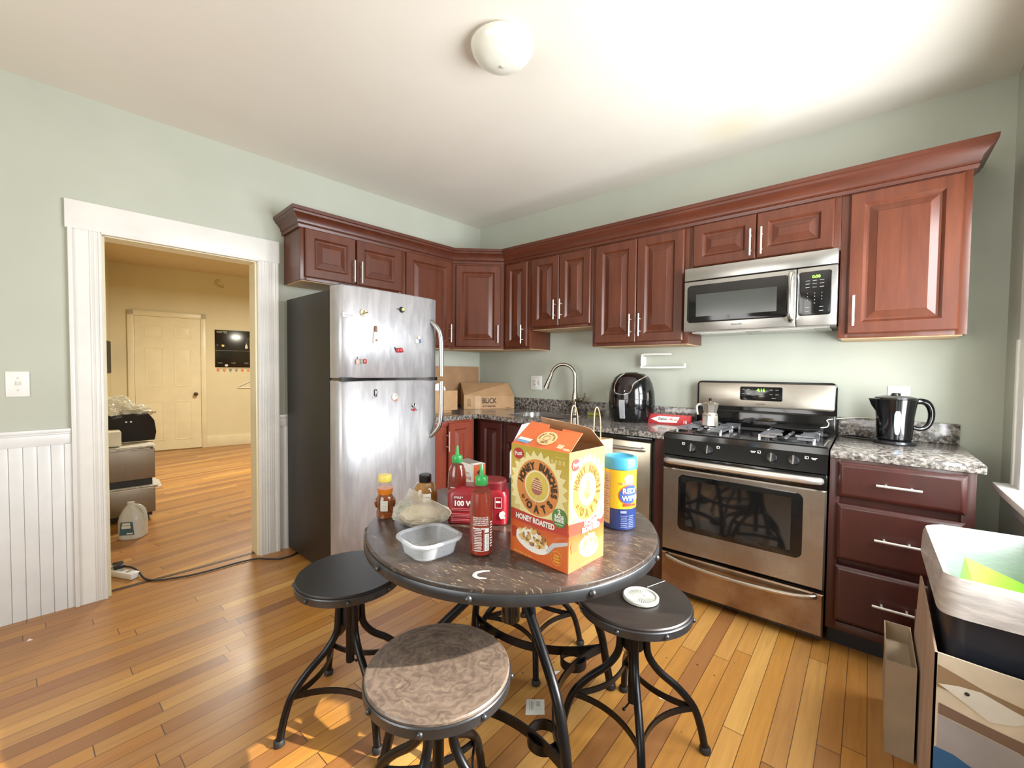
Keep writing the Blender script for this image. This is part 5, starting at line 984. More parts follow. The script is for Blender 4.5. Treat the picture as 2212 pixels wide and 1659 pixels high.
# paper shopping bag
t = Thing('paper_bag', 'brown kraft paper shopping bag with twisted rope handles behind the cereal box', 'bag', (2.235, -1.74, Z0)); x0, x1, y0, y1, zt = 2.203, 2.302, -1.865, -1.655, 1.022
mb = MB(); T_ = 0.0015; L = []
def ring_(z, i, jag=0.0): return [(x0 + i, y0 + i, z + jag * random.uniform(-1, 1)), ((x0 + x1) / 2, y0 + i + 0.006, z + jag * random.uniform(-1, 1)), (x1 - i, y0 + i, z), (x1 - i - 0.012, (y0 + y1) / 2, z + jag), (x1 - i, y1 - i, z), ((x0 + x1) / 2, y1 - i - 0.004, z), (x0 + i, y1 - i, z), (x0 + i + 0.01, (y0 + y1) / 2, z)]
mb.loops([ring_(Z0, 0), ring_(0.9, 0.001), ring_(zt, 0, 0.004), ring_(zt, T_, 0.0), ring_(Z0 + 0.01, T_)], True, True); t.part('bag_body', mb, 'kraftbag', ang=0.4)
for xx in (x0 + 0.004, x1 - 0.004):
    mb = MB(); mb.tube([(xx, -1.79, zt - 0.05), (xx, -1.788, zt + 0.06), (xx - 0.002, -1.780, zt + 0.105), (xx - 0.003, -1.765, zt + 0.120), (xx - 0.002, -1.750, zt + 0.105), (xx, -1.742, zt + 0.06), (xx, -1.74, zt - 0.05)], 0.0020, 8, smooth=5); t.part('rope_handle', mb, simple('twisted_paper_rope', (196, 164, 128), 0.7, 0, 0.1, 90))
# white carton behind cereal
t = Thing('white_carton', 'white tall carton with a dark green foot band half hidden behind the cereal box', 'carton', (2.045, -1.865, Z0))
X4 = Matrix.Translation((2.062, -1.858, Z0)) @ Matrix.Rotation(0.62, 4, 'Z')
mb = MB(); mb.loops([[(-0.055, -0.045, 0), (0.055, -0.045, 0), (0.055, 0.045, 0), (-0.055, 0.045, 0)], [(-0.055, -0.045, 0.235), (0.055, -0.045, 0.235), (0.055, 0.045, 0.235), (-0.055, 0.045, 0.235)], [(-0.02, -0.01, 0.295), (0.05, -0.01, 0.295), (0.05, 0.01, 0.295), (-0.02, 0.01, 0.295)], [(-0.01, -0.002, 0.318), (0.05, -0.002, 0.318), (0.05, 0.002, 0.318), (-0.01, 0.002, 0.318)]]); mb.bm.transform(X4); t.part('carton_body', mb, simple('greyed_white_card', (196, 194, 186), 0.5, 0, 0.02))
mb = MB(); mb.box(-0.056, -0.046, 0.0, 0.056, 0.046, 0.145); mb.bm.transform(X4); t.part('green_band', mb, simple('dark_green_card', (34, 48, 36), 0.5))
mb = MB(); mb.box(-0.0565, -0.0465, 0.145, 0.0565, 0.0465, 0.156); mb.bm.transform(X4); t.part('grey_stripe', mb, 'greyink')
# milk smear + crumbs on the table
mb = MB(); mb.tube([(2.262, -2.262, Z0), (2.250, -2.275, Z0), (2.243, -2.292, Z0), (2.250, -2.306, Z0), (2.266, -2.308, Z0), (2.283, -2.297, Z0)], [0.002, 0.004, 0.005, 0.006, 0.004, 0.002], 8, smooth=5)
for v in mb.bm.verts: v.co.z = Z0 - 0.0004 + max(0, v.co.z - Z0) * 0.35
solo('sauce_smear', mb, 'offwhite', 'small cream coloured curved smear on the table front', 'smear', (2.26, -2.28, Z0))

# ---------------------------------------------------------------- cereal box
CX0, CX1, CY0, CY1 = 2.217, 2.427, -2.138, -1.977; CH = 0.313; W_ = CX1 - CX0; D_ = CY1 - CY0
crz = math.atan2(-2.143 + 2.124, 0.21); XF = Matrix.Translation((2.217, -2.124, Z0)) @ Matrix.Rotation(crz, 4, 'Z')
t = Thing('cereal_box', 'large opened orange and yellow honey oats cereal box on the table', 'box', (2.32, -2.05, Z0))
def gradient_card(name, bottom, mid, top, z0, z1, extra=None):
    m_ = NT(name); tc = m_.t.nodes.new('ShaderNodeTexCoord'); sp = m_.t.nodes.new('ShaderNodeSeparateXYZ'); m_.t.links.new(tc.outputs['Object'], sp.inputs[0])
    f = m_.math('DIVIDE', m_.math('SUBTRACT', sp.outputs[2], z0), z1 - z0); m_.base(m_.ramp(f, [(0.0, lin(bottom)), (0.55, lin(mid)), (1.0, lin(top))])); m_.p(Roughness=0.35, Coat_Weight=0.3)
    return m_.m
cardin = simple('cardboard_inside', (150, 120, 88), 0.8); orangec = simple('orange_box_card', (226, 104, 48), 0.35, Coat_Weight=0.3)
mb = MB(); mb.loops([[(0, 0, 0), (W_, 0, 0), (W_, D_, 0), (0, D_, 0)], [(0, 0, CH), (W_, 0, CH), (W_, D_, CH), (0, D_, CH)], [(0.001, 0.001, CH), (W_ - 0.001, 0.001, CH), (W_ - 0.001, D_ - 0.001, CH), (0.001, D_ - 0.001, CH)], [(0.001, 0.001, CH - 0.06), (W_ - 0.001, 0.001, CH - 0.06), (W_ - 0.001, D_ - 0.001, CH - 0.06), (0.001, D_ - 0.001, CH - 0.06)]]); mb.bm.transform(XF)
t.part('carton', mb, cardin)
mb = MB(); mb.poly([(0, 0, 0.104), (W_, 0, 0.104), (W_, 0, CH), (0, 0, CH)], 0.0006); mb.bm.transform(XF @ Matrix.Translation((0, -0.0006, 0))); front = t.part('front_panel', mb, gradient_card('yellow_green_card', (214, 202, 130), (206, 178, 84), (178, 158, 44), 0.1, CH), label='yellow green sunburst front')
mb = MB(); mb.poly([(0, 0, 0.104), (D_, 0, 0.104), (D_, 0, CH), (0, 0, CH)], 0.0006); XR = XF @ Matrix.Translation((W_ + 0.0006, 0, 0)) @ Matrix.Rotation(PI / 2, 4, 'Z'); mb.bm.transform(XR); side = t.part('side_panel', mb, gradient_card('pale_yellow_card', (232, 206, 120), (232, 200, 96), (226, 184, 56), 0.1, CH))
def art(XT, w, par, sc, strong=True):
    """layers of printed art on one face; local x right, z up, front -y"""
    def add(nm, fn, mt):
        mb_ = MB(); fn(mb_); mb_.bm.transform(XT); t.part(nm, mb_, mt, parent=par)
    cx_, cz_ = w * 0.485, 0.203; rx, rz = 0.076 * sc, 0.078
    if not strong: rx = w * 0.40
    def burst(q):
        P_ = []
        for k in range(48): a = 2 * PI * k / 48; f = 1.42 if k % 2 else 1.20; P_.append((min(w - 0.001, max(0.001, cx_ + rx * f * math.cos(a))), -0.0010, min(CH - 0.004, max(0.106, cz_ + rz * (f - 0.10) * math.sin(a)))))
        q.poly(P_)
    add('sunburst', burst, simple('pale_burst_print', (236, 224, 160) if strong else (246, 232, 160), 0.4))
    add('orange_oval', lambda q: q.poly([(cx_ + rx * math.cos(a), -0.0014, cz_ + rz * math.sin(a)) for a in [2 * PI * k / 48 for k in range(48)]]), simple('oval_print', (214, 134, 66) if strong else (226, 172, 60), 0.4))
    add('cream_ring', lambda q: q.poly([(cx_ + rx * 0.60 * math.cos(a), -0.0017, cz_ + 0.004 + rz * 0.56 * math.sin(a)) for a in [2 * PI * k / 40 for k in range(40)]]), simple('ring_print', (240, 228, 176), 0.4))
    add('inner_oval', lambda q: q.poly([(cx_ + rx * 0.53 * math.cos(a), -0.0020, cz_ + 0.004 + rz * 0.50 * math.sin(a)) for a in [2 * PI * k / 40 for k in range(40)]]), simple('inner_print', (214, 190, 84) if strong else (240, 214, 110), 0.4))
    def dipper(q):
        q.poly([(cx_ + 0.000 + 0.019 * sc * math.cos(a) * (1 - 0.25 * math.sin(a)), -0.0023, cz_ + 0.004 + 0.024 * math.sin(a)) for a in [2 * PI * k / 24 for k in range(24)]])
    add('honey_dipper', dipper, simple('dipper_print', (166, 98, 84) if strong else (232, 150, 60), 0.4))
    def stripes(q):
        for k in range(5): z = cz_ - 0.006 + k * 0.006; q.poly([(cx_ - 0.017 * sc, -0.0025, z + 0.003), (cx_ + 0.018 * sc, -0.0025, z), (cx_ + 0.018 * sc, -0.0025, z + 0.0022), (cx_ - 0.017 * sc, -0.0025, z + 0.0048)])
        q.poly([(cx_ - 0.001, -0.0025, cz_ - 0.02), (cx_ + 0.001, -0.0025, cz_ - 0.02), (cx_ - 0.004, -0.0025, cz_ - 0.045), (cx_ - 0.006, -0.0025, cz_ - 0.045)])
    add('dipper_stripes', stripes, simple('stripe_print', (240, 222, 170), 0.4))
    def ring_text(q):
        s = 'HONEY BUNCHES'; a0, a1 = math.radians(172), math.radians(-18)
        for i, ch in enumerate(s):
            a = a0 + (a1 - a0) * (i + 0.5) / len(s); px, pz = cx_ + rx * 0.79 * math.cos(a), cz_ + rz * 0.76 * math.sin(a)
            q.text(ch, 0.0262 * (1 if strong else 0.9), Matrix.Translation((px, -0.0024, pz)) @ Matrix.Rotation(PI / 2, 4, 'X') @ Matrix.Rotation((a - PI / 2) * 0.9, 4, 'Z'), off=0.0017, ext=0.0001, sx=0.85 * (1 if strong else 0.75))
        for i, ch in enumerate('of'): q.text(ch, 0.020, Matrix.Translation((cx_ + rx * (-0.66 + i * 0.16), -0.0024, cz_ + rz * (-0.42 - i * 0.12))) @ Matrix.Rotation(PI / 2, 4, 'X') @ Matrix.Rotation(-0.9, 4, 'Z'), off=0.0006, ext=0.0001)
        for i, ch in enumerate('OATS'):
            a = math.radians(-118 + i * 27); q.text(ch, 0.027, Matrix.Translation((cx_ + rx * 0.78 * math.cos(a), -0.0024, cz_ + rz * 0.78 * math.sin(a))) @ Matrix.Rotation(PI / 2, 4, 'X') @ Matrix.Rotation(a + PI / 2, 4, 'Z'), off=0.0019, ext=0.0001, sx=0.85 * (1 if strong else 0.75))
    add('brand_lettering', ring_text, simple('brown_letter_print', (62, 44, 28) if strong else (104, 74, 24), 0.4))
    rx2 = 0.018 if strong else 0.015
    px, pz = (0.030, 0.288) if strong else (0.026, 0.280)
    add('red_badge', lambda q: q.poly([(px + rx2 * 1.1 * math.cos(a), -0.0016, pz + 0.016 * math.sin(a)) for a in [2 * PI * k / 28 for k in range(28)]]), simple('badge_print', (176, 40, 40), 0.4))
    add('badge_lettering', lambda q: q.text('Post', 0.0165, Matrix.Translation((px, -0.0022, pz)) @ Matrix.Rotation(PI / 2, 4, 'X') @ Matrix.Rotation(0.15, 4, 'Z'), off=0.0005, ext=0.0001), 'whiteink')
    # lower part
    add('orange_field', lambda q: q.poly([(0, -0.0007, 0), (w, -0.0007, 0), (w, -0.0007, 0.122), (0, -0.0007, 0.122)], 0.0006), gradient_card('orange_field_card_' + ('a' if strong else 'b'), (214, 96, 44), (214, 106, 44), (196, 66, 40), 0.0, 0.11))
    add('red_band', lambda q: q.poly([(0, -0.0012, 0.128), (w * .5, -0.0012, 0.122), (w, -0.0012, 0.131), (w, -0.0012, 0.098), (w * .5, -0.0012, 0.091), (0, -0.0012, 0.097)]), simple('red_band_print', (184, 58, 42), 0.4))
    if strong: add('flavour_lettering', lambda q: q.text('HONEY ROASTED', 0.0205, Matrix.Translation((w * 0.45, -0.0022, 0.109)) @ Matrix.Rotation(PI / 2, 4, 'X'), off=0.0009, ext=0.0001, sx=0.86), 'whiteink')
    else: add('flavour_lettering', lambda q: (q.text('HONEY', 0.0185, facing(w * 0.6, -0.0022, 0.115), off=0.0012, ext=0.0001), q.text('ROASTED', 0.0185, facing(w * 0.6, -0.0022, 0.098), off=0.0012, ext=0.0001)), 'whiteink')
    # spoon with cereal clusters
    bx, bz = w * 0.40 if strong else w * 0.55, 0.052
    add('spoon_bowl', lambda q: q.poly([(bx + 0.062 * sc * math.cos(a), -0.0014, bz - 0.002 + 0.030 * math.sin(a) - 0.006 * math.cos(a)) for a in [2 * PI * k / 36 for k in range(36)]]), 'whiteink')
    rr = random.Random(9 if strong else 11)
    def clusters(q, n, col):
        for k in range(n):
            a = rr.uniform(0, 2 * PI); d = rr.random() ** 0.5; x = bx + 0.052 * sc * d * math.cos(a); z = bz + 0.008 + 0.026 * d * math.sin(a); s_ = rr.uniform(0.004, 0.010)
            q.poly([(x + s_ * math.cos(b_) * rr.uniform(0.7, 1.1), -0.0016 - 0.00004 * k, z + s_ * 0.8 * math.sin(b_) * rr.uniform(0.7, 1.1)) for b_ in [2 * PI * j / 9 for j in range(9)]])
    add('cereal_flakes', lambda q: clusters(q, 26, 0), simple('flake_print', (226, 186, 108) if strong else (248, 210, 130), 0.5, 0, 0.15, 90))
    add('cereal_clusters', lambda q: clusters(q, 24, 1), simple('cluster_print', (158, 108, 58) if strong else (206, 150, 86), 0.5, 0, 0.25, 120))
    add('cereal_highlights', lambda q: clusters(q, 9, 1), simple('cream_print', (238, 220, 170), 0.5, 0, 0.1, 90))
    if strong:
        add('spoon_handle', lambda q: q.poly([(bx + 0.052, -0.0019, bz - 0.012), (bx + 0.075, -0.0019, bz + 0.014), (w, -0.0019, bz + 0.031), (w, -0.0019, bz + 0.022), (bx + 0.082, -0.0019, bz + 0.004), (bx + 0.060, -0.0019, bz - 0.020)]), simple('silver_print', (196, 196, 200), 0.3))
        add('green_badge', lambda q: q.poly([(w - 0.028 + 0.025 * math.cos(a), -0.0028, 0.139 + 0.025 * math.sin(a)) for a in [2 * PI * k / 32 for k in range(32)]]), simple('green_badge_print', (84, 130, 66), 0.4))
        add('badge_text', lambda q: (q.text('2', 0.018, facing(w - 0.028, -0.0034, 0.154), off=0.0008, ext=0.0001), q.text('BAGS', 0.0125, facing(w - 0.028, -0.0034, 0.142), off=0.0006, ext=0.0001), q.text('INSIDE', 0.0105, facing(w - 0.028, -0.0034, 0.132), off=0.0005, ext=0.0001), q.box(w - 0.040, -0.0034, 0.122, w - 0.016, -0.0033, 0.1235)), 'whiteink')
        add('round_stamp', lambda q: (q.tube([(w - 0.036 + 0.018 * math.cos(a), -0.0018, 0.030 + 0.019 * math.sin(a)) for a in [2 * PI * k / 28 for k in range(28)]], 0.0006, 6, closed=True), [q.text(s_, 0.0075, facing(w - 0.036, -0.0018, 0.037 - 0.008 * i), off=0.0004, ext=0.0001) for i, s_ in enumerate(('Tasty', 'Source', 'Grains'))]), simple('yellow_print', (232, 180, 60), 0.4))
        add('nutrition_icons', lambda q: [q.box(w - 0.060 + k * 0.013, -0.0012, 0.278, w - 0.050 + k * 0.013, -0.0011, 0.290) for k in range(4)] and q.box(w - 0.046, -0.0012, 0.296, w - 0.010, -0.0011, 0.298), simple('olive_print', (206, 186, 96), 0.4))
        add('small_print', lambda q: (q.text('NET WT 48 OZ (3 LB) 1.36 kg', 0.0055, facing(0.05, -0.0016, 0.006), off=0.0001, ext=0.0001)), simple('yellow_small_print', (236, 196, 90), 0.4))
        add('honey_jar', lambda q: q.poly([(0.008, -0.0016, 0.045), (0.024, -0.0016, 0.045), (0.026, -0.0016, 0.072), (0.022, -0.0016, 0.076), (0.010, -0.0016, 0.076), (0.006, -0.0016, 0.072)]), simple('jar_print', (176, 60, 34), 0.4))
    else:
        add('green_badge', lambda q: q.poly([(w - 0.022 + 0.018 * math.cos(a), -0.0026, 0.132 + 0.020 * math.sin(a)) for a in [2 * PI * k / 28 for k in range(28)]]), simple('pale_green_print', (226, 236, 200), 0.4))
        add('small_print', lambda q: (q.text('NET WT 48 OZ (3 LB)', 0.0065, facing(0.08, -0.0016, 0.010), off=0.0002, ext=0.0001)), simple('gold_small_print', (240, 190, 80), 0.4))
        add('honey_jar', lambda q: q.poly([(0.010, -0.0018, 0.050), (0.034, -0.0018, 0.050), (0.037, -0.0018, 0.072), (0.030, -0.0018, 0.078), (0.014, -0.0018, 0.078), (0.008, -0.0018, 0.072)]), simple('jar_side_print', (226, 92, 50), 0.4))
art(XF @ Matrix.Translation((0, -0.0006, 0)), W_, front, 1.0); art(XR, D_, side, 0.72, False)
# top flaps
mb = MB(); mb.loops([[(0.0, 0.0, CH), (W_, 0.0, CH), (W_, 0.0012, CH), (0.0, 0.0012, CH)], [(0.012, 0.070, CH + 0.058), (W_ * 0.40, 0.072, CH + 0.060), (W_ * 0.40, 0.073, CH + 0.059), (0.012, 0.071, CH + 0.057)]]) if False else None
fl = [(0, 0, CH), (W_, 0, CH), (W_ - 0.004, 0.062, CH + 0.046), (W_ * 0.66, 0.064, CH + 0.050), (W_ * 0.655, 0.058, CH + 0.044), (W_ * 0.42, 0.060, CH + 0.048), (W_ * 0.40, 0.070, CH + 0.056), (0.012, 0.072, CH + 0.060)]
mb.loops([fl, [(x, y + 0.0008, z - 0.0010) for x, y, z in fl]]); mb.bm.transform(XF); ff = t.part('front_top_flap', mb, orangec, label='orange front top flap')
fn = Matrix.Translation((0, 0, CH)) @ Matrix.Rotation(math.atan2(0.050, 0.063), 4, 'X')
mb = MB(); mb.poly([(W_ * 0.52 + 0.034 * math.cos(a), 0.038 + 0.025 * math.sin(a), 0.0008) for a in [2 * PI * k / 32 for k in range(32)]]); mb.bm.transform(XF @ fn); t.part('flap_oval', mb, simple('flap_cream_print', (244, 214, 150), 0.4), parent=ff)
mb = MB(); 
for i, ch in enumerate('HONEY BUNCHES'): a = math.radians(190 - i * 17); mb.text(ch, 0.008, Matrix.Translation((W_ * 0.52 + 0.025 * math.cos(a), 0.038 + 0.017 * math.sin(a), 0.0013)) @ Matrix.Rotation(a - PI / 2, 4, 'Z'), off=0.0003, ext=0.0001)
mb.text('OATS', 0.010, Matrix.Translation((W_ * 0.52, 0.022, 0.0013)), off=0.0004, ext=0.0001); mb.tube([(W_ * 0.52 + 0.012 * math.cos(a), 0.038 + 0.009 * math.sin(a), 0.0012) for a in [2 * PI * k / 20 for k in range(20)]], 0.0007, 6, closed=True); mb.bm.transform(XF @ fn); t.part('flap_lettering', mb, simple('flap_brown_print', (136, 86, 40), 0.4), parent=ff)
mb = MB(); mb.poly([(0.008, 0.016, 0.0008), (0.060, 0.012, 0.0008), (0.066, 0.026, 0.0008), (0.014, 0.030, 0.0008)]); mb.bm.transform(XF @ fn); t.part('coupon_white', mb, 'whiteink', parent=ff)
mb = MB(); mb.poly([(0.008, 0.012, 0.001), (0.059, 0.008, 0.001), (0.062, 0.017, 0.001), (0.010, 0.021, 0.001)]); mb.bm.transform(XF @ fn); t.part('coupon_blue', mb, simple('sky_print', (110, 160, 206), 0.4), parent=ff)
mb = MB(); mb.poly([(W_ - 0.05, 0.010, 0.001), (W_ - 0.030, 0.008, 0.001), (W_ - 0.028, 0.022, 0.001), (W_ - 0.048, 0.024, 0.001)]); mb.poly([(W_ - 0.026, 0.006, 0.001), (W_ - 0.004, 0.004, 0.001), (W_ - 0.004, 0.011, 0.001), (W_ - 0.026, 0.013, 0.001)]); mb.bm.transform(XF @ fn); t.part('flap_icons', mb, simple('pale_icon_print', (246, 200, 160), 0.4), parent=ff)
bf = [(0, D_, CH), (W_, D_, CH), (W_ - 0.018, D_ - 0.040, CH + 0.050), (W_ * 0.8, D_ - 0.046, CH + 0.056), (W_ * 0.5, D_ - 0.048, CH + 0.062), (W_ * 0.3, D_ - 0.050, CH + 0.064), (0.01, D_ - 0.048, CH + 0.070)]
mb = MB(); mb.loops([bf, [(x, y + 0.0012, z + 0.0006) for x, y, z in bf]]); mb.bm.transform(XF); t.part('back_top_flap', mb, simple('brown_flap_inside', (168, 132, 96), 0.75))
lf = [(0, 0.004, CH), (0, D_ - 0.004, CH), (-0.012, D_ * 0.66, CH + 0.052), (-0.006, D_ * 0.30, CH + 0.050)]
mb = MB(); mb.loops([lf, [(x + 0.0012, y, z) for x, y, z in lf]]); mb.bm.transform(XF); t.part('side_top_flap', mb, 'white')
rf_ = [(W_ - 0.0005, 0.004, CH), (W_ - 0.0005, D_ - 0.004, CH), (W_ - 0.05, D_ * 0.70, CH - 0.03), (W_ - 0.05, D_ * 0.3, CH - 0.03)]
mb = MB(); mb.loops([rf_, [(x - 0.001, y, z + 0.001) for x, y, z in rf_]]); mb.bm.transform(XF); t.part('side_top_flap', mb, cardin)

# ================================================================ TRASH CORNER
t = Thing('trash_bin', 'tall dark rectangular trash bin with a white plastic liner under the window', 'trash bin', (3.30, -1.22, 0))
def rr2(cx, cy, a, b, z, e=0.22): return rrect(cx, cy, a, b, z, 48, e)
bx, by = 3.315, -1.215
mb = MB(); mb.loops([rr2(bx, by, 0.105, 0.20, 0.0), rr2(bx, by, 0.115, 0.215, 0.02), rr2(bx, by, 0.137, 0.262, 0.70), rr2(bx, by, 0.140, 0.266, 0.705), rr2(bx, by, 0.134, 0.260, 0.705), rr2(bx, by, 0.112, 0.21, 0.03)], True, True); t.part('bin_body', mb, simple('navy_black_plastic', (26, 30, 40), 0.4))
linerm = NT('white_liner'); linerm.base(lin((186, 198, 193))); linerm.p(Roughness=0.3, Subsurface_Weight=0.3, Subsurface_Radius=(0.05, 0.05, 0.05)); ln = linerm.noise(linerm.coord((1, 1, 3)), 14, 4); linerm.bump(ln, 0.35, 0.01)
mb = MB(); L = []
for k, (a_, b_, z) in enumerate(((0.150, 0.274, 0.635), (0.149, 0.273, 0.67), (0.147, 0.272, 0.715), (0.141, 0.266, 0.735), (0.130, 0.254, 0.730), (0.122, 0.244, 0.66), (0.112, 0.23, 0.50), (0.095, 0.20, 0.42), (0.02, 0.04, 0.40))):
    ring = rr2(bx, by, a_, b_, z); rr_ = random.Random(k)
    L.append([(x + 0.003 * noise.noise(Vector((x * 30, y * 30, z * 9))), y + 0.003 * noise.noise(Vector((x * 30, y * 30 + 9, z * 9))), z + (0.012 * noise.noise(Vector((x * 14, y * 14, k))) if k < 5 else 0)) for x, y, z in ring])
mb.loops(L[3:], False, True); t.part('liner', mb, linerm.m, ang=1.2)
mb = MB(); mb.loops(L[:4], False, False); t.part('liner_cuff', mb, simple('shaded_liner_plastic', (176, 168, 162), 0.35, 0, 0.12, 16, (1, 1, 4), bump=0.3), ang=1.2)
# green packet
mb = MB(); mb.loops([[(3.235, -1.36, 0.47), (3.27, -1.28, 0.60), (3.42, -1.36, 0.58), (3.42, -1.40, 0.47)], [(3.232, -1.12, 0.52), (3.25, -1.16, 0.70), (3.43, -1.12, 0.62), (3.43, -1.08, 0.52)]]); solo('green_packet', mb, simple('lime_green_plastic', (140, 230, 50), 0.35), 'bright lime green packet inside the lined trash bin', 'packet', (3.3, -1.2, 0.45))
# cardboard carton around the bin
t = Thing('cardboard_carton', 'open battered cardboard carton packed around the trash bin', 'carton', (3.32, -1.25, 0)); stripy = mat_wood('streaked_cardboard', (150, 122, 100), (196, 168, 146), 0.8, axis='z', coat=0)
cx0, cx1, cy0, cy1 = 3.160, 3.495, -1.505, -0.93
mb = MB(); pl = [(cx0, cy0, 0), (cx0, cy1, 0), (cx0, cy1, 0.30), (cx0, -1.06, 0.575), (cx0, -1.14, 0.575), (cx0, cy0, 0.535)]; mb.loops([pl, [(x + 0.005, y, z) for x, y, z in pl]]); t.part('left_panel', mb, stripy)
mb = MB(); pl = [(cx0, cy0, 0), (cx1, cy0, 0), (cx1, cy0, 0.525), (cx0 + 0.12, cy0, 0.53), (cx0, cy0, 0.536)]; mb.loops([pl, [(x, y + 0.005, z) for x, y, z in pl]]); t.part('front_panel', mb, simple('pale_cardboard', (196, 178, 152), 0.7, 0, 0.08, 10))
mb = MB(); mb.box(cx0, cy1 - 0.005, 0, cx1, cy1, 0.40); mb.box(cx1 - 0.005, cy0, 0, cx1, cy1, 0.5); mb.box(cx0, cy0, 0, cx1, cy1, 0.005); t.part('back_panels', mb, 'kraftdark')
# torn paper print on its front
for nm, pts, mt in (('tan_patch', [(0.006, 0.505), (0.09, 0.475), (0.20, 0.452), (0.30, 0.44), (0.33, 0.43), (0.33, 0.40), (0.24, 0.425), (0.17, 0.42), (0.11, 0.452), (0.05, 0.44), (0.006, 0.445)], simple('tan_print_patch', (132, 104, 72), 0.6)),
                    ('white_shard', [(0.008, 0.455), (0.045, 0.465), (0.085, 0.468), (0.135, 0.450), (0.175, 0.438), (0.14, 0.412), (0.10, 0.400), (0.06, 0.425)], simple('cream_shard_print', (206, 198, 182), 0.6)),
                    ('white_shard', [(0.150, 0.405), (0.20, 0.435), (0.27, 0.425), (0.33, 0.405), (0.33, 0.345), (0.27, 0.35), (0.20, 0.375)], simple('grey_shard_print', (188, 186, 178), 0.6)),
                    ('brown_streak', [(0.01, 0.405), (0.07, 0.392), (0.16, 0.378), (0.26, 0.325), (0.33, 0.30), (0.33, 0.285), (0.25, 0.30), (0.15, 0.35), (0.07, 0.365), (0.01, 0.375)], simple('brown_streak_print', (110, 84, 66), 0.6)),
                    ('grey_field', [(0.01, 0.372), (0.07, 0.362), (0.15, 0.348), (0.25, 0.298), (0.33, 0.28), (0.33, 0.0), (0.006, 0.0)], simple('grey_print_field', (150, 142, 140), 0.6)),
                    ('blue_field', [(0.004, 0.285), (0.04, 0.282), (0.09, 0.26), (0.16, 0.225), (0.25, 0.16), (0.33, 0.12), (0.33, 0.0), (0.004, 0.0)], simple('blue_print_field', (34, 84, 128), 0.5))):
    mb = MB(); k = {'tan_patch': 1, 'white_shard': 3, 'brown_streak': 2, 'grey_field': 1.4, 'blue_field': 4}[nm]; mb.poly([(cx0 + x, cy0 - 0.0005 * k, z) for x, z in pts]); t.part(nm, mb, mt)
for x, z in ((0.06, 0.452), (0.20, 0.405)):
    mb = MB(); mb.poly([(cx0 + x + 0.005 * math.cos(a), cy0 - 0.0026, z + 0.005 * math.sin(a)) for a in [2 * PI * k / 12 for k in range(12)]]); t.part('dark_spot', mb, 'ink')
# paper sack left of it
mb = MB(); L = []
for z, i in ((0, 0.006), (0.10, 0.0), (0.20, 0.002), (0.315, 0.0)): L.append([(3.075 + i, -1.20 + i, z), (3.152, -1.195, z), (3.152, -0.90, z), (3.078 + i, -0.90, z)])
L.append([(3.078, -1.196, 0.315), (3.149, -1.192, 0.315), (3.149, -0.903, 0.315), (3.081, -0.903, 0.315)]); L.append([(3.08, -1.19, 0.25), (3.147, -1.19, 0.25), (3.147, -0.905, 0.25), (3.083, -0.905, 0.25)])
mb.loops(L); solo('paper_sack', mb, simple('grey_brown_paper', (150, 130, 104), 0.7, 0, 0.05, 12, bump=0.2), 'low open grey brown paper sack on the floor left of the carton', 'sack', (3.11, -1.05, 0))

# ================================================================ FLOOR BITS
def scrap(pts, label, mt='white', name='paper_scrap', z=0.0015, base=None, extra=None):
    mb = MB(); mb.loops([[(x, y, z) for x, y in pts], [(x, y, 0.0003) for x, y in pts]]); return solo(name, mb, mt, label, 'paper', (pts[0][0], pts[0][1], 0))
scrap([(2.032, -1.801), (2.085, -1.757), (2.128, -1.815), (2.075, -1.862)], 'white printed label card on the floor beside the table ring', 'offwhite', 'label_card')
mb = MB(); mb.X = Matrix.Translation((2.080, -1.808, 0.0018)) @ Matrix.Rotation(-0.93, 4, 'Z'); [mb.box(-0.024 + k * 0.006, 0.004, 0, -0.021 + k * 0.006, 0.018, 0.0003) for k in range(4)]; [mb.box(-0.024, -0.022 + k * 0.006, 0, 0.016, -0.020 + k * 0.006, 0.0003) for k in range(3)]
me = mb.finish('card_print', 'greyink'); o = bpy.data.objects.new('card_print', me); COL.objects.link(o); card = bpy.data.objects['label_card']; o.parent = card; o.matrix_parent_inverse = card.matrix_world.inverted()
scrap([(1.995, -1.625), (2.03, -1.60), (2.045, -1.585), (2.04, -1.625), (2.02, -1.64)], 'small white paper scrap on the floor behind the slanted table leg')
scrap([(2.405, -1.445), (2.43, -1.42), (2.452, -1.432), (2.448, -1.455), (2.42, -1.46)], 'small white paper scrap on the floor right of the right stool')
scrap([(0.06, -3.02), (0.085, -3.01), (0.08, -3.03)], 'tiny white paper scrap on the floor at the foot of the wainscot')
mb = MB(); rr = random.Random(21)
for k in range(60):
    x, y = rr.uniform(1.3, 2.7), rr.uniform(-2.2, -0.9); s_ = rr.uniform(0.001, 0.0035); mb.sphere((x, y, s_ * 0.4), s_, rr.uniform(0.8, 2), 1, 0.5, 6, 4)
solo('floor_crumbs', mb, simple('dark_crumb', (70, 46, 30), 0.8), 'scattered dark crumbs on the floorboards under the table', 'crumbs', (2, -1.5, 0), kind='stuff')
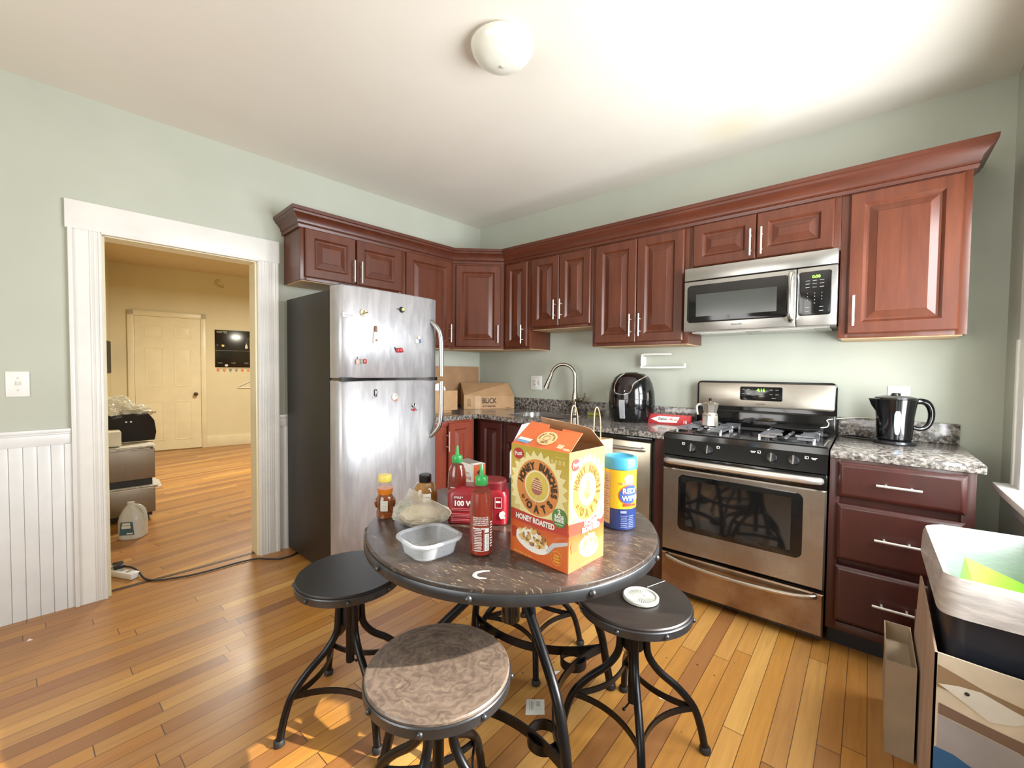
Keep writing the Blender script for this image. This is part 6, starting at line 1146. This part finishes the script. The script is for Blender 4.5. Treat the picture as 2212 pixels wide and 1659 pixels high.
# cable and power strip
t = Thing('power_cable', 'black power cable running along the doorway threshold', 'cable', (-0.2, -2.2, 0))
mb = MB(); cab = [(-0.47, -2.640, 0.045), (-0.40, -2.600, 0.046), (-0.34, -2.575, 0.03), (-0.26, -2.560, 0.008), (-0.18, -2.520, 0.007), (-0.135, -2.44, 0.007), (-0.13, -2.32, 0.007), (-0.155, -2.15, 0.007), (-0.17, -1.99, 0.007)]
cab = cab[:6] + [(-0.10, -2.36, 0.008), (-0.085, -2.25, 0.008), (-0.08, -2.13, 0.008), (-0.055, -2.03, 0.008), (0.0, -1.985, 0.009), (0.06, -1.93, 0.008), (0.065, -1.85, 0.007), (0.03, -1.79, 0.007)]
mb.tube(cab, 0.0055, 8, smooth=6); t.part('cord', mb, 'blackmatte')
mb = MB(); mb.box(-0.52, -2.672, 0.038, -0.44, -2.62, 0.062, 0.006); t.part('plug', mb, 'blackplastic')
X4 = Matrix.Translation((-0.47, -2.665, 0)) @ Matrix.Rotation(0.45, 4, 'Z'); t = Thing('power_strip', 'white power strip on the floor just inside the hall doorway', 'power strip', (-0.47, -2.66, 0)); mb = MB(); mb.box(-0.17, -0.026, 0.0, 0.17, 0.026, 0.036, 0.006); mb.bm.transform(X4); t.part('housing', mb, 'white')
mb = MB(); [mb.box(-0.10 + k * 0.05, -0.012, 0.036, -0.075 + k * 0.05, 0.012, 0.0366) for k in range(5)]; mb.bm.transform(X4); t.part('sockets', mb, 'greyink')

# ================================================================ HALL THINGS (seen through the doorway)
# file cabinet of two stacked drawers units
gm = mat_steel('grey_brown_metal', (132, 118, 100), 0.42, 'z', metal=0.5)
fx0, fx1, fy0_, fy1_ = -1.95, -1.40, -2.95, -2.372
t = Thing('file_cabinet', 'grey brown metal cabinet on short legs piled with papers in the hall', 'cabinet', (-1.65, -2.6, 0), FA)
for z0_, z1_ in ((0.345, 0.59), (0.06, 0.262)):
    mb = MB(); mb.box(fx0, fy0_, z0_, fx1, fy1_, z1_, 0.004); t.part('drawer_unit', mb, gm)
mb = MB(); mb.box(fx0 + 0.02, fy0_ + 0.02, 0.262, fx1 - 0.03, fy1_ - 0.015, 0.345); mb.box(fx0 + 0.03, fy0_ + 0.03, 0.03, fx1 - 0.02, fy1_ - 0.02, 0.06); t.part('shelf_gap', mb, 'blackmatte')
for x in (fx0 + 0.05, fx1 - 0.05):
    for y in (fy0_ + 0.05, fy1_ - 0.06): mb = MB(); mb.box(x - 0.018, y - 0.018, 0, x + 0.018, y + 0.018, 0.06); t.part('leg', mb, 'blackmatte')
rr = random.Random(4)
def paper_stack(zb, n, label, y1, dz):
    mb = MB(); z = zb
    for k in range(n):
        a = rr.uniform(-0.12, 0.12); h = rr.uniform(0.002, dz); mb.X = Matrix.Translation((-1.55 + rr.uniform(-0.03, 0.03), -2.60 + rr.uniform(-0.02, 0.03), z)) @ Matrix.Rotation(a, 4, 'Z'); mb.box(-0.15, -0.22, 0, 0.15, y1 + rr.uniform(-0.03, 0.02), h); z += h
    mb.X = Matrix.Identity(4); solo('paper_pile', mb, simple('newsprint_' + str(n), (206, 200, 186), 0.7, 0, 0.12, 40), label, 'papers', (-1.55, -2.6, zb), FA, kind='stuff')
paper_stack(0.5905, 7, 'loose papers piled on top of the hall cabinet', 0.20, 0.006)
paper_stack(0.2625, 5, 'papers and plastic sleeves stuffed in the gap of the hall cabinet', 0.24, 0.006)
# white box on the cabinet
mb = MB(); mb.box(-1.62, -2.85, 0.628, -1.42, -2.575, 0.745, 0.006); solo('white_box', mb, simple('cream_box', (214, 206, 180), 0.6), 'plain cream box on the papers in front of the black bin', 'box', (-1.5, -2.7, 0.628), FA)
# black fabric bin
t = Thing('storage_bin', 'black fabric storage bin filled with crumpled clear plastic in the hall', 'bin', (-1.72, -2.58, 0.628), FA)
mb = MB(); L = []
for z, e in ((0.63, 0.0), (0.70, 0.006), (0.80, 0.0), (0.86, -0.02)): L.append([(-1.92, -2.95, z), (-1.92 + e, -2.335 + e * 2, z + 0.01), (-1.64, -2.345 + e * 2, z), (-1.62 - e * 0.3, -2.62, z - (0.03 if z > 0.8 else 0)), (-1.64, -2.95, z)])
mb.loops(L); t.part('fabric_shell', mb, simple('black_fabric', (22, 18, 18), 0.9))
mb = MB(); [mb.cyl((-1.622, y, 0.80), (-1.618, y, 0.80), 0.007) for y in (-2.50, -2.53)]; t.part('eyelets', mb, 'nickel')
mb = MB(); mb.blob((-1.78, -2.62, 0.89), 0.11, 0.5, 2.4, 1.0, 1.6, 0.9, 5, 3); mb.blob((-1.75, -2.47, 0.88), 0.08, 0.5, 2.6, 1.0, 1.4, 0.6, 4, 8); solo('plastic_wrap', mb, clear('crumpled_plastic', (226, 220, 196), 0.85, 0.15, 0.5), 'crumpled clear plastic wrap heaped in the black storage bin', 'plastic wrap', (-1.78, -2.6, 0.86), FA, ang=0.25)
# water jug
c = (-1.157, -2.48, 0.001); X4 = Matrix.Translation(c) @ Matrix.Rotation(0.95, 4, 'Z'); t = Thing('water_jug', 'translucent gallon water jug with a dark teal label on the hall floor', 'jug', c)
jugm = clear('milky_plastic', (206, 206, 196), 0.72, 0.3, 0.1)
mb = MB(); mb.loops([rrect(dx, 0, a_, b_, z, 40, e=0.5) for dx, a_, b_, z in ((0, 0.068, 0.068, 0), (0, 0.076, 0.076, 0.01), (0, 0.077, 0.077, 0.13), (0, 0.070, 0.070, 0.17), (-0.006, 0.045, 0.045, 0.215), (-0.012, 0.026, 0.026, 0.235), (-0.012, 0.019, 0.019, 0.245), (-0.012, 0.019, 0.019, 0.262))]); mb.bm.transform(X4); t.part('jug_body', mb, jugm)
mb = MB(); mb.tube([(0.005, 0, 0.235), (0.045, 0, 0.225), (0.070, 0, 0.19), (0.075, 0, 0.13)], 0.014, 12, smooth=4); mb.bm.transform(X4); t.part('handle', mb, jugm)
mb = MB(); mb.X = X4; mb.poly([(-0.046, -0.0785, 0.04), (0.046, -0.0785, 0.04), (0.036, -0.0785, 0.135), (-0.036, -0.0785, 0.135)], 0.001); t.part('teal_label', mb, simple('teal_label_print', (52, 88, 100), 0.4))
mb = MB(); mb.X = X4; mb.box(-0.025, -0.0800, 0.112, 0.022, -0.079, 0.128); mb.box(-0.030, -0.0800, 0.088, 0.025, -0.079, 0.108); mb.box(0.0, -0.0800, 0.046, 0.038, -0.079, 0.056); t.part('label_print', mb, 'offwhite')
# hall wall things
t = Thing('message_board', 'black acrylic NOTES board with white lines on the hall wall', 'board', (1.25, 0, 1.28), FH); mb = MB(); mb.box(0.963, -0.010, 1.276, 1.55, 0, 1.876, 0.002); t.part('panel', mb, simple('black_acrylic', (14, 13, 12), 0.2))
mb = MB(); mb.text('NOTES', 0.045, facing(1.06, -0.0105, 1.84), off=0.001); [mb.text(s_, 0.026, facing(x, -0.0105, 1.345)) for s_, x in (('MON', 1.03), ('TUES', 1.21), ('WED', 1.39))]
[mb.box(x, -0.0106, 1.58, x + 0.003, -0.0100, z) for x, z in ((1.385, 1.70), (1.40, 1.76), (1.43, 1.78), (1.47, 1.84))]; mb.box(0.965, -0.0106, 1.545, 1.55, -0.0100, 1.548); mb.text('K', 0.03, facing(1.0, -0.0105, 1.63)); t.part('white_markings', mb, simple('faded_white_print', (150, 146, 130), 0.5))
mb = MB(); mb.box(1.055, -0.012, 1.61, 1.088, -0.010, 1.64); t.part('sticky_note', mb, simple('yellow_note', (230, 214, 120), 0.6))
mb = MB(); mb.poly([(1.375, -0.0115, 1.59), (1.41, -0.0115, 1.59), (1.41, -0.0115, 1.63), (1.392, -0.0115, 1.67), (1.375, -0.0115, 1.63)]); t.part('bottle_sticker', mb, 'offwhite')
mb = MB(); mb.poly([(1.115 + 0.022 * math.cos(a) * (1 if a > PI else 1), -0.0115, 1.31 + 0.02 * math.sin(a) * (1.2 if a > PI else 0.8)) for a in [2 * PI * k / 16 for k in range(16)]]); t.part('heart_sticker', mb, 'offwhite')
t = Thing('pennant_garland', 'row of small orange and grey ornaments strung under the black board', 'garland', (1.25, 0, 1.24), FH); mb = MB(); mb.cyl((0.98, -0.005, 1.262), (1.52, -0.005, 1.262), 0.002, seg=6); t.part('string', mb, brown)
for k in range(7):
    x = 1.005 + k * 0.082; mb = MB(); mb.lathe([(0.001, -0.030), (0.010, -0.012), (0.020, 0.002), (0.018, 0.016), (0.006, 0.022)], (0, 0, 0), 14, sy=0.3); mb.bm.transform(Matrix.Translation((x, -0.010, 1.232))); t.part('ornament', mb, [orange, simple('tan_orange', (206, 140, 84), 0.5), sage, simple('grey_ornament', (150, 140, 130), 0.5), orange, simple('tan_orange2', (210, 150, 90), 0.5), simple('rust_ornament', (190, 80, 50), 0.5)][k])
t = Thing('coat_hanger', 'white clothes hanger on the hall wall below the ornaments', 'hanger', (1.45, 0, 0.95), FH); mb = MB(); mb.tube([(1.262, -0.02, 0.948), (1.275, -0.02, 0.962), (1.46, -0.02, 1.062), (1.645, -0.02, 0.962), (1.655, -0.02, 0.948), (1.64, -0.02, 0.942), (1.28, -0.02, 0.940)], 0.006, 8, closed=True); t.part('hanger_frame', mb, 'white'); mb = MB(); mb.tube([(1.46, -0.02, 1.062), (1.46, -0.02, 1.09), (1.475, -0.015, 1.11), (1.46, -0.01, 1.13), (1.44, -0.01, 1.115)], 0.003, 8, smooth=4); t.part('hook', mb, 'nickel')
mb = MB(); mb.tube([(1.025 + 0.0, -0.012, 2.665), (1.0, -0.012, 2.655), (0.99, -0.012, 2.62), (1.005, -0.012, 2.58), (1.045, -0.012, 2.555), (1.09, -0.012, 2.555)], 0.010, 8, smooth=5); mb.cyl((1.085, -0.015, 2.60), (1.085, 0, 2.60), 0.012); mb.cyl((1.03, -0.015, 2.66), (1.03, 0, 2.66), 0.012); solo('wall_hook', mb, simple('beige_plastic', (200, 182, 130), 0.5), 'beige curved hook high on the hall wall near the ceiling', 'hook', (1.03, 0, 2.6), FH)
mb = MB(); mb.box(HX0, -0.42, 1.18, HX0 + 0.015, -0.10, 1.62); solo('wall_picture', mb, 'blackmatte', 'narrow dark framed panel on the shadowed hall side wall', 'picture', (HX0, -0.26, 1.18), FH)

# ================================================================ LIGHT
def area(name, loc, rot, sx, sy, power, color, spread=PI):
    l = bpy.data.lights.new(name, 'AREA'); l.shape = 'RECTANGLE'; l.size = sx; l.size_y = sy; l.energy = power; l.color = color; l.spread = spread
    o = bpy.data.objects.new(name, l); COL.objects.link(o); o.location = loc; o.rotation_euler = rot; return o
day = (0.95, 0.98, 1.0)
area('window_daylight', (XC + 0.16, (W1[0] + W1[1]) / 2, 1.48), (0, PI / 2, 0), 1.36, 0.54, 75, day)
area('window_daylight', (XC + 0.16, (W2[0] + W2[1]) / 2, 1.48), (0, PI / 2, 0), 1.36, 0.92, 105, day)
area('rear_fill_light', (1.75, YB - 0.14, 1.5), (PI / 2, 0, 0), 1.7, 1.4, 50, (1.0, 0.96, 0.9))  # added frontal fill shining in from behind the camera
# low sun through the second window
sd = Vector((-0.87, -0.49, -0.56)).normalized(); tgt = Vector((XC, -1.55, 1.36)); src = tgt - sd * 9.0
l = bpy.data.lights.new('sun_beam', 'SPOT'); l.energy = 22000; l.color = (1.0, 0.92, 0.80); l.spot_size = 2 * math.atan(0.40 / 9.0); l.spot_blend = 0.25; l.shadow_soft_size = 0.06
o = bpy.data.objects.new('sun_beam', l); COL.objects.link(o); o.location = src; o.rotation_euler = sd.to_track_quat('-Z', 'Y').to_euler()
# warm lamp in the hall
hp = FA @ Vector((-2.7, -1.2, 2.45)); l = bpy.data.lights.new('hall_lamp', 'AREA'); l.shape = 'DISK'; l.size = 0.5; l.energy = 98; l.color = (1.0, 0.91, 0.74)
o = bpy.data.objects.new('hall_lamp', l); COL.objects.link(o); o.location = hp
w = bpy.data.worlds.new('World'); bpy.context.scene.world = w; w.use_nodes = True; bg = w.node_tree.nodes['Background']; bg.inputs[0].default_value = (0.75, 0.85, 1.0, 1); bg.inputs[1].default_value = 0.6

# ================================================================ CAMERA
yaw, pitch, roll, fpx = 0.6989, -0.0311, 0.0096, 916.74
cy, sy, cp, sp = math.cos(yaw), math.sin(yaw), math.cos(pitch), math.sin(pitch)
fwd = Vector((-sy * cp, cy * cp, sp)); r_ = Vector((cy, sy, 0)); u_ = r_.cross(fwd)
r2 = math.cos(roll) * r_ + math.sin(roll) * u_; u2 = -math.sin(roll) * r_ + math.cos(roll) * u_
cam = bpy.data.cameras.new('camera'); co = bpy.data.objects.new('camera', cam); COL.objects.link(co)
cam.sensor_fit = 'HORIZONTAL'; cam.sensor_width = 36; cam.lens = 36 * fpx / 2212; cam.clip_start = 0.02
Mc = Matrix((r2, u2, -fwd)).transposed().to_4x4(); Mc.translation = Vector((3.0067, -3.0649, 1.2637)); co.matrix_world = Mc
sc = bpy.context.scene; sc.camera = co
sc.view_settings.view_transform = 'Standard'; sc.view_settings.look = 'None'; sc.view_settings.exposure = 0.0; sc.view_settings.gamma = 1.12
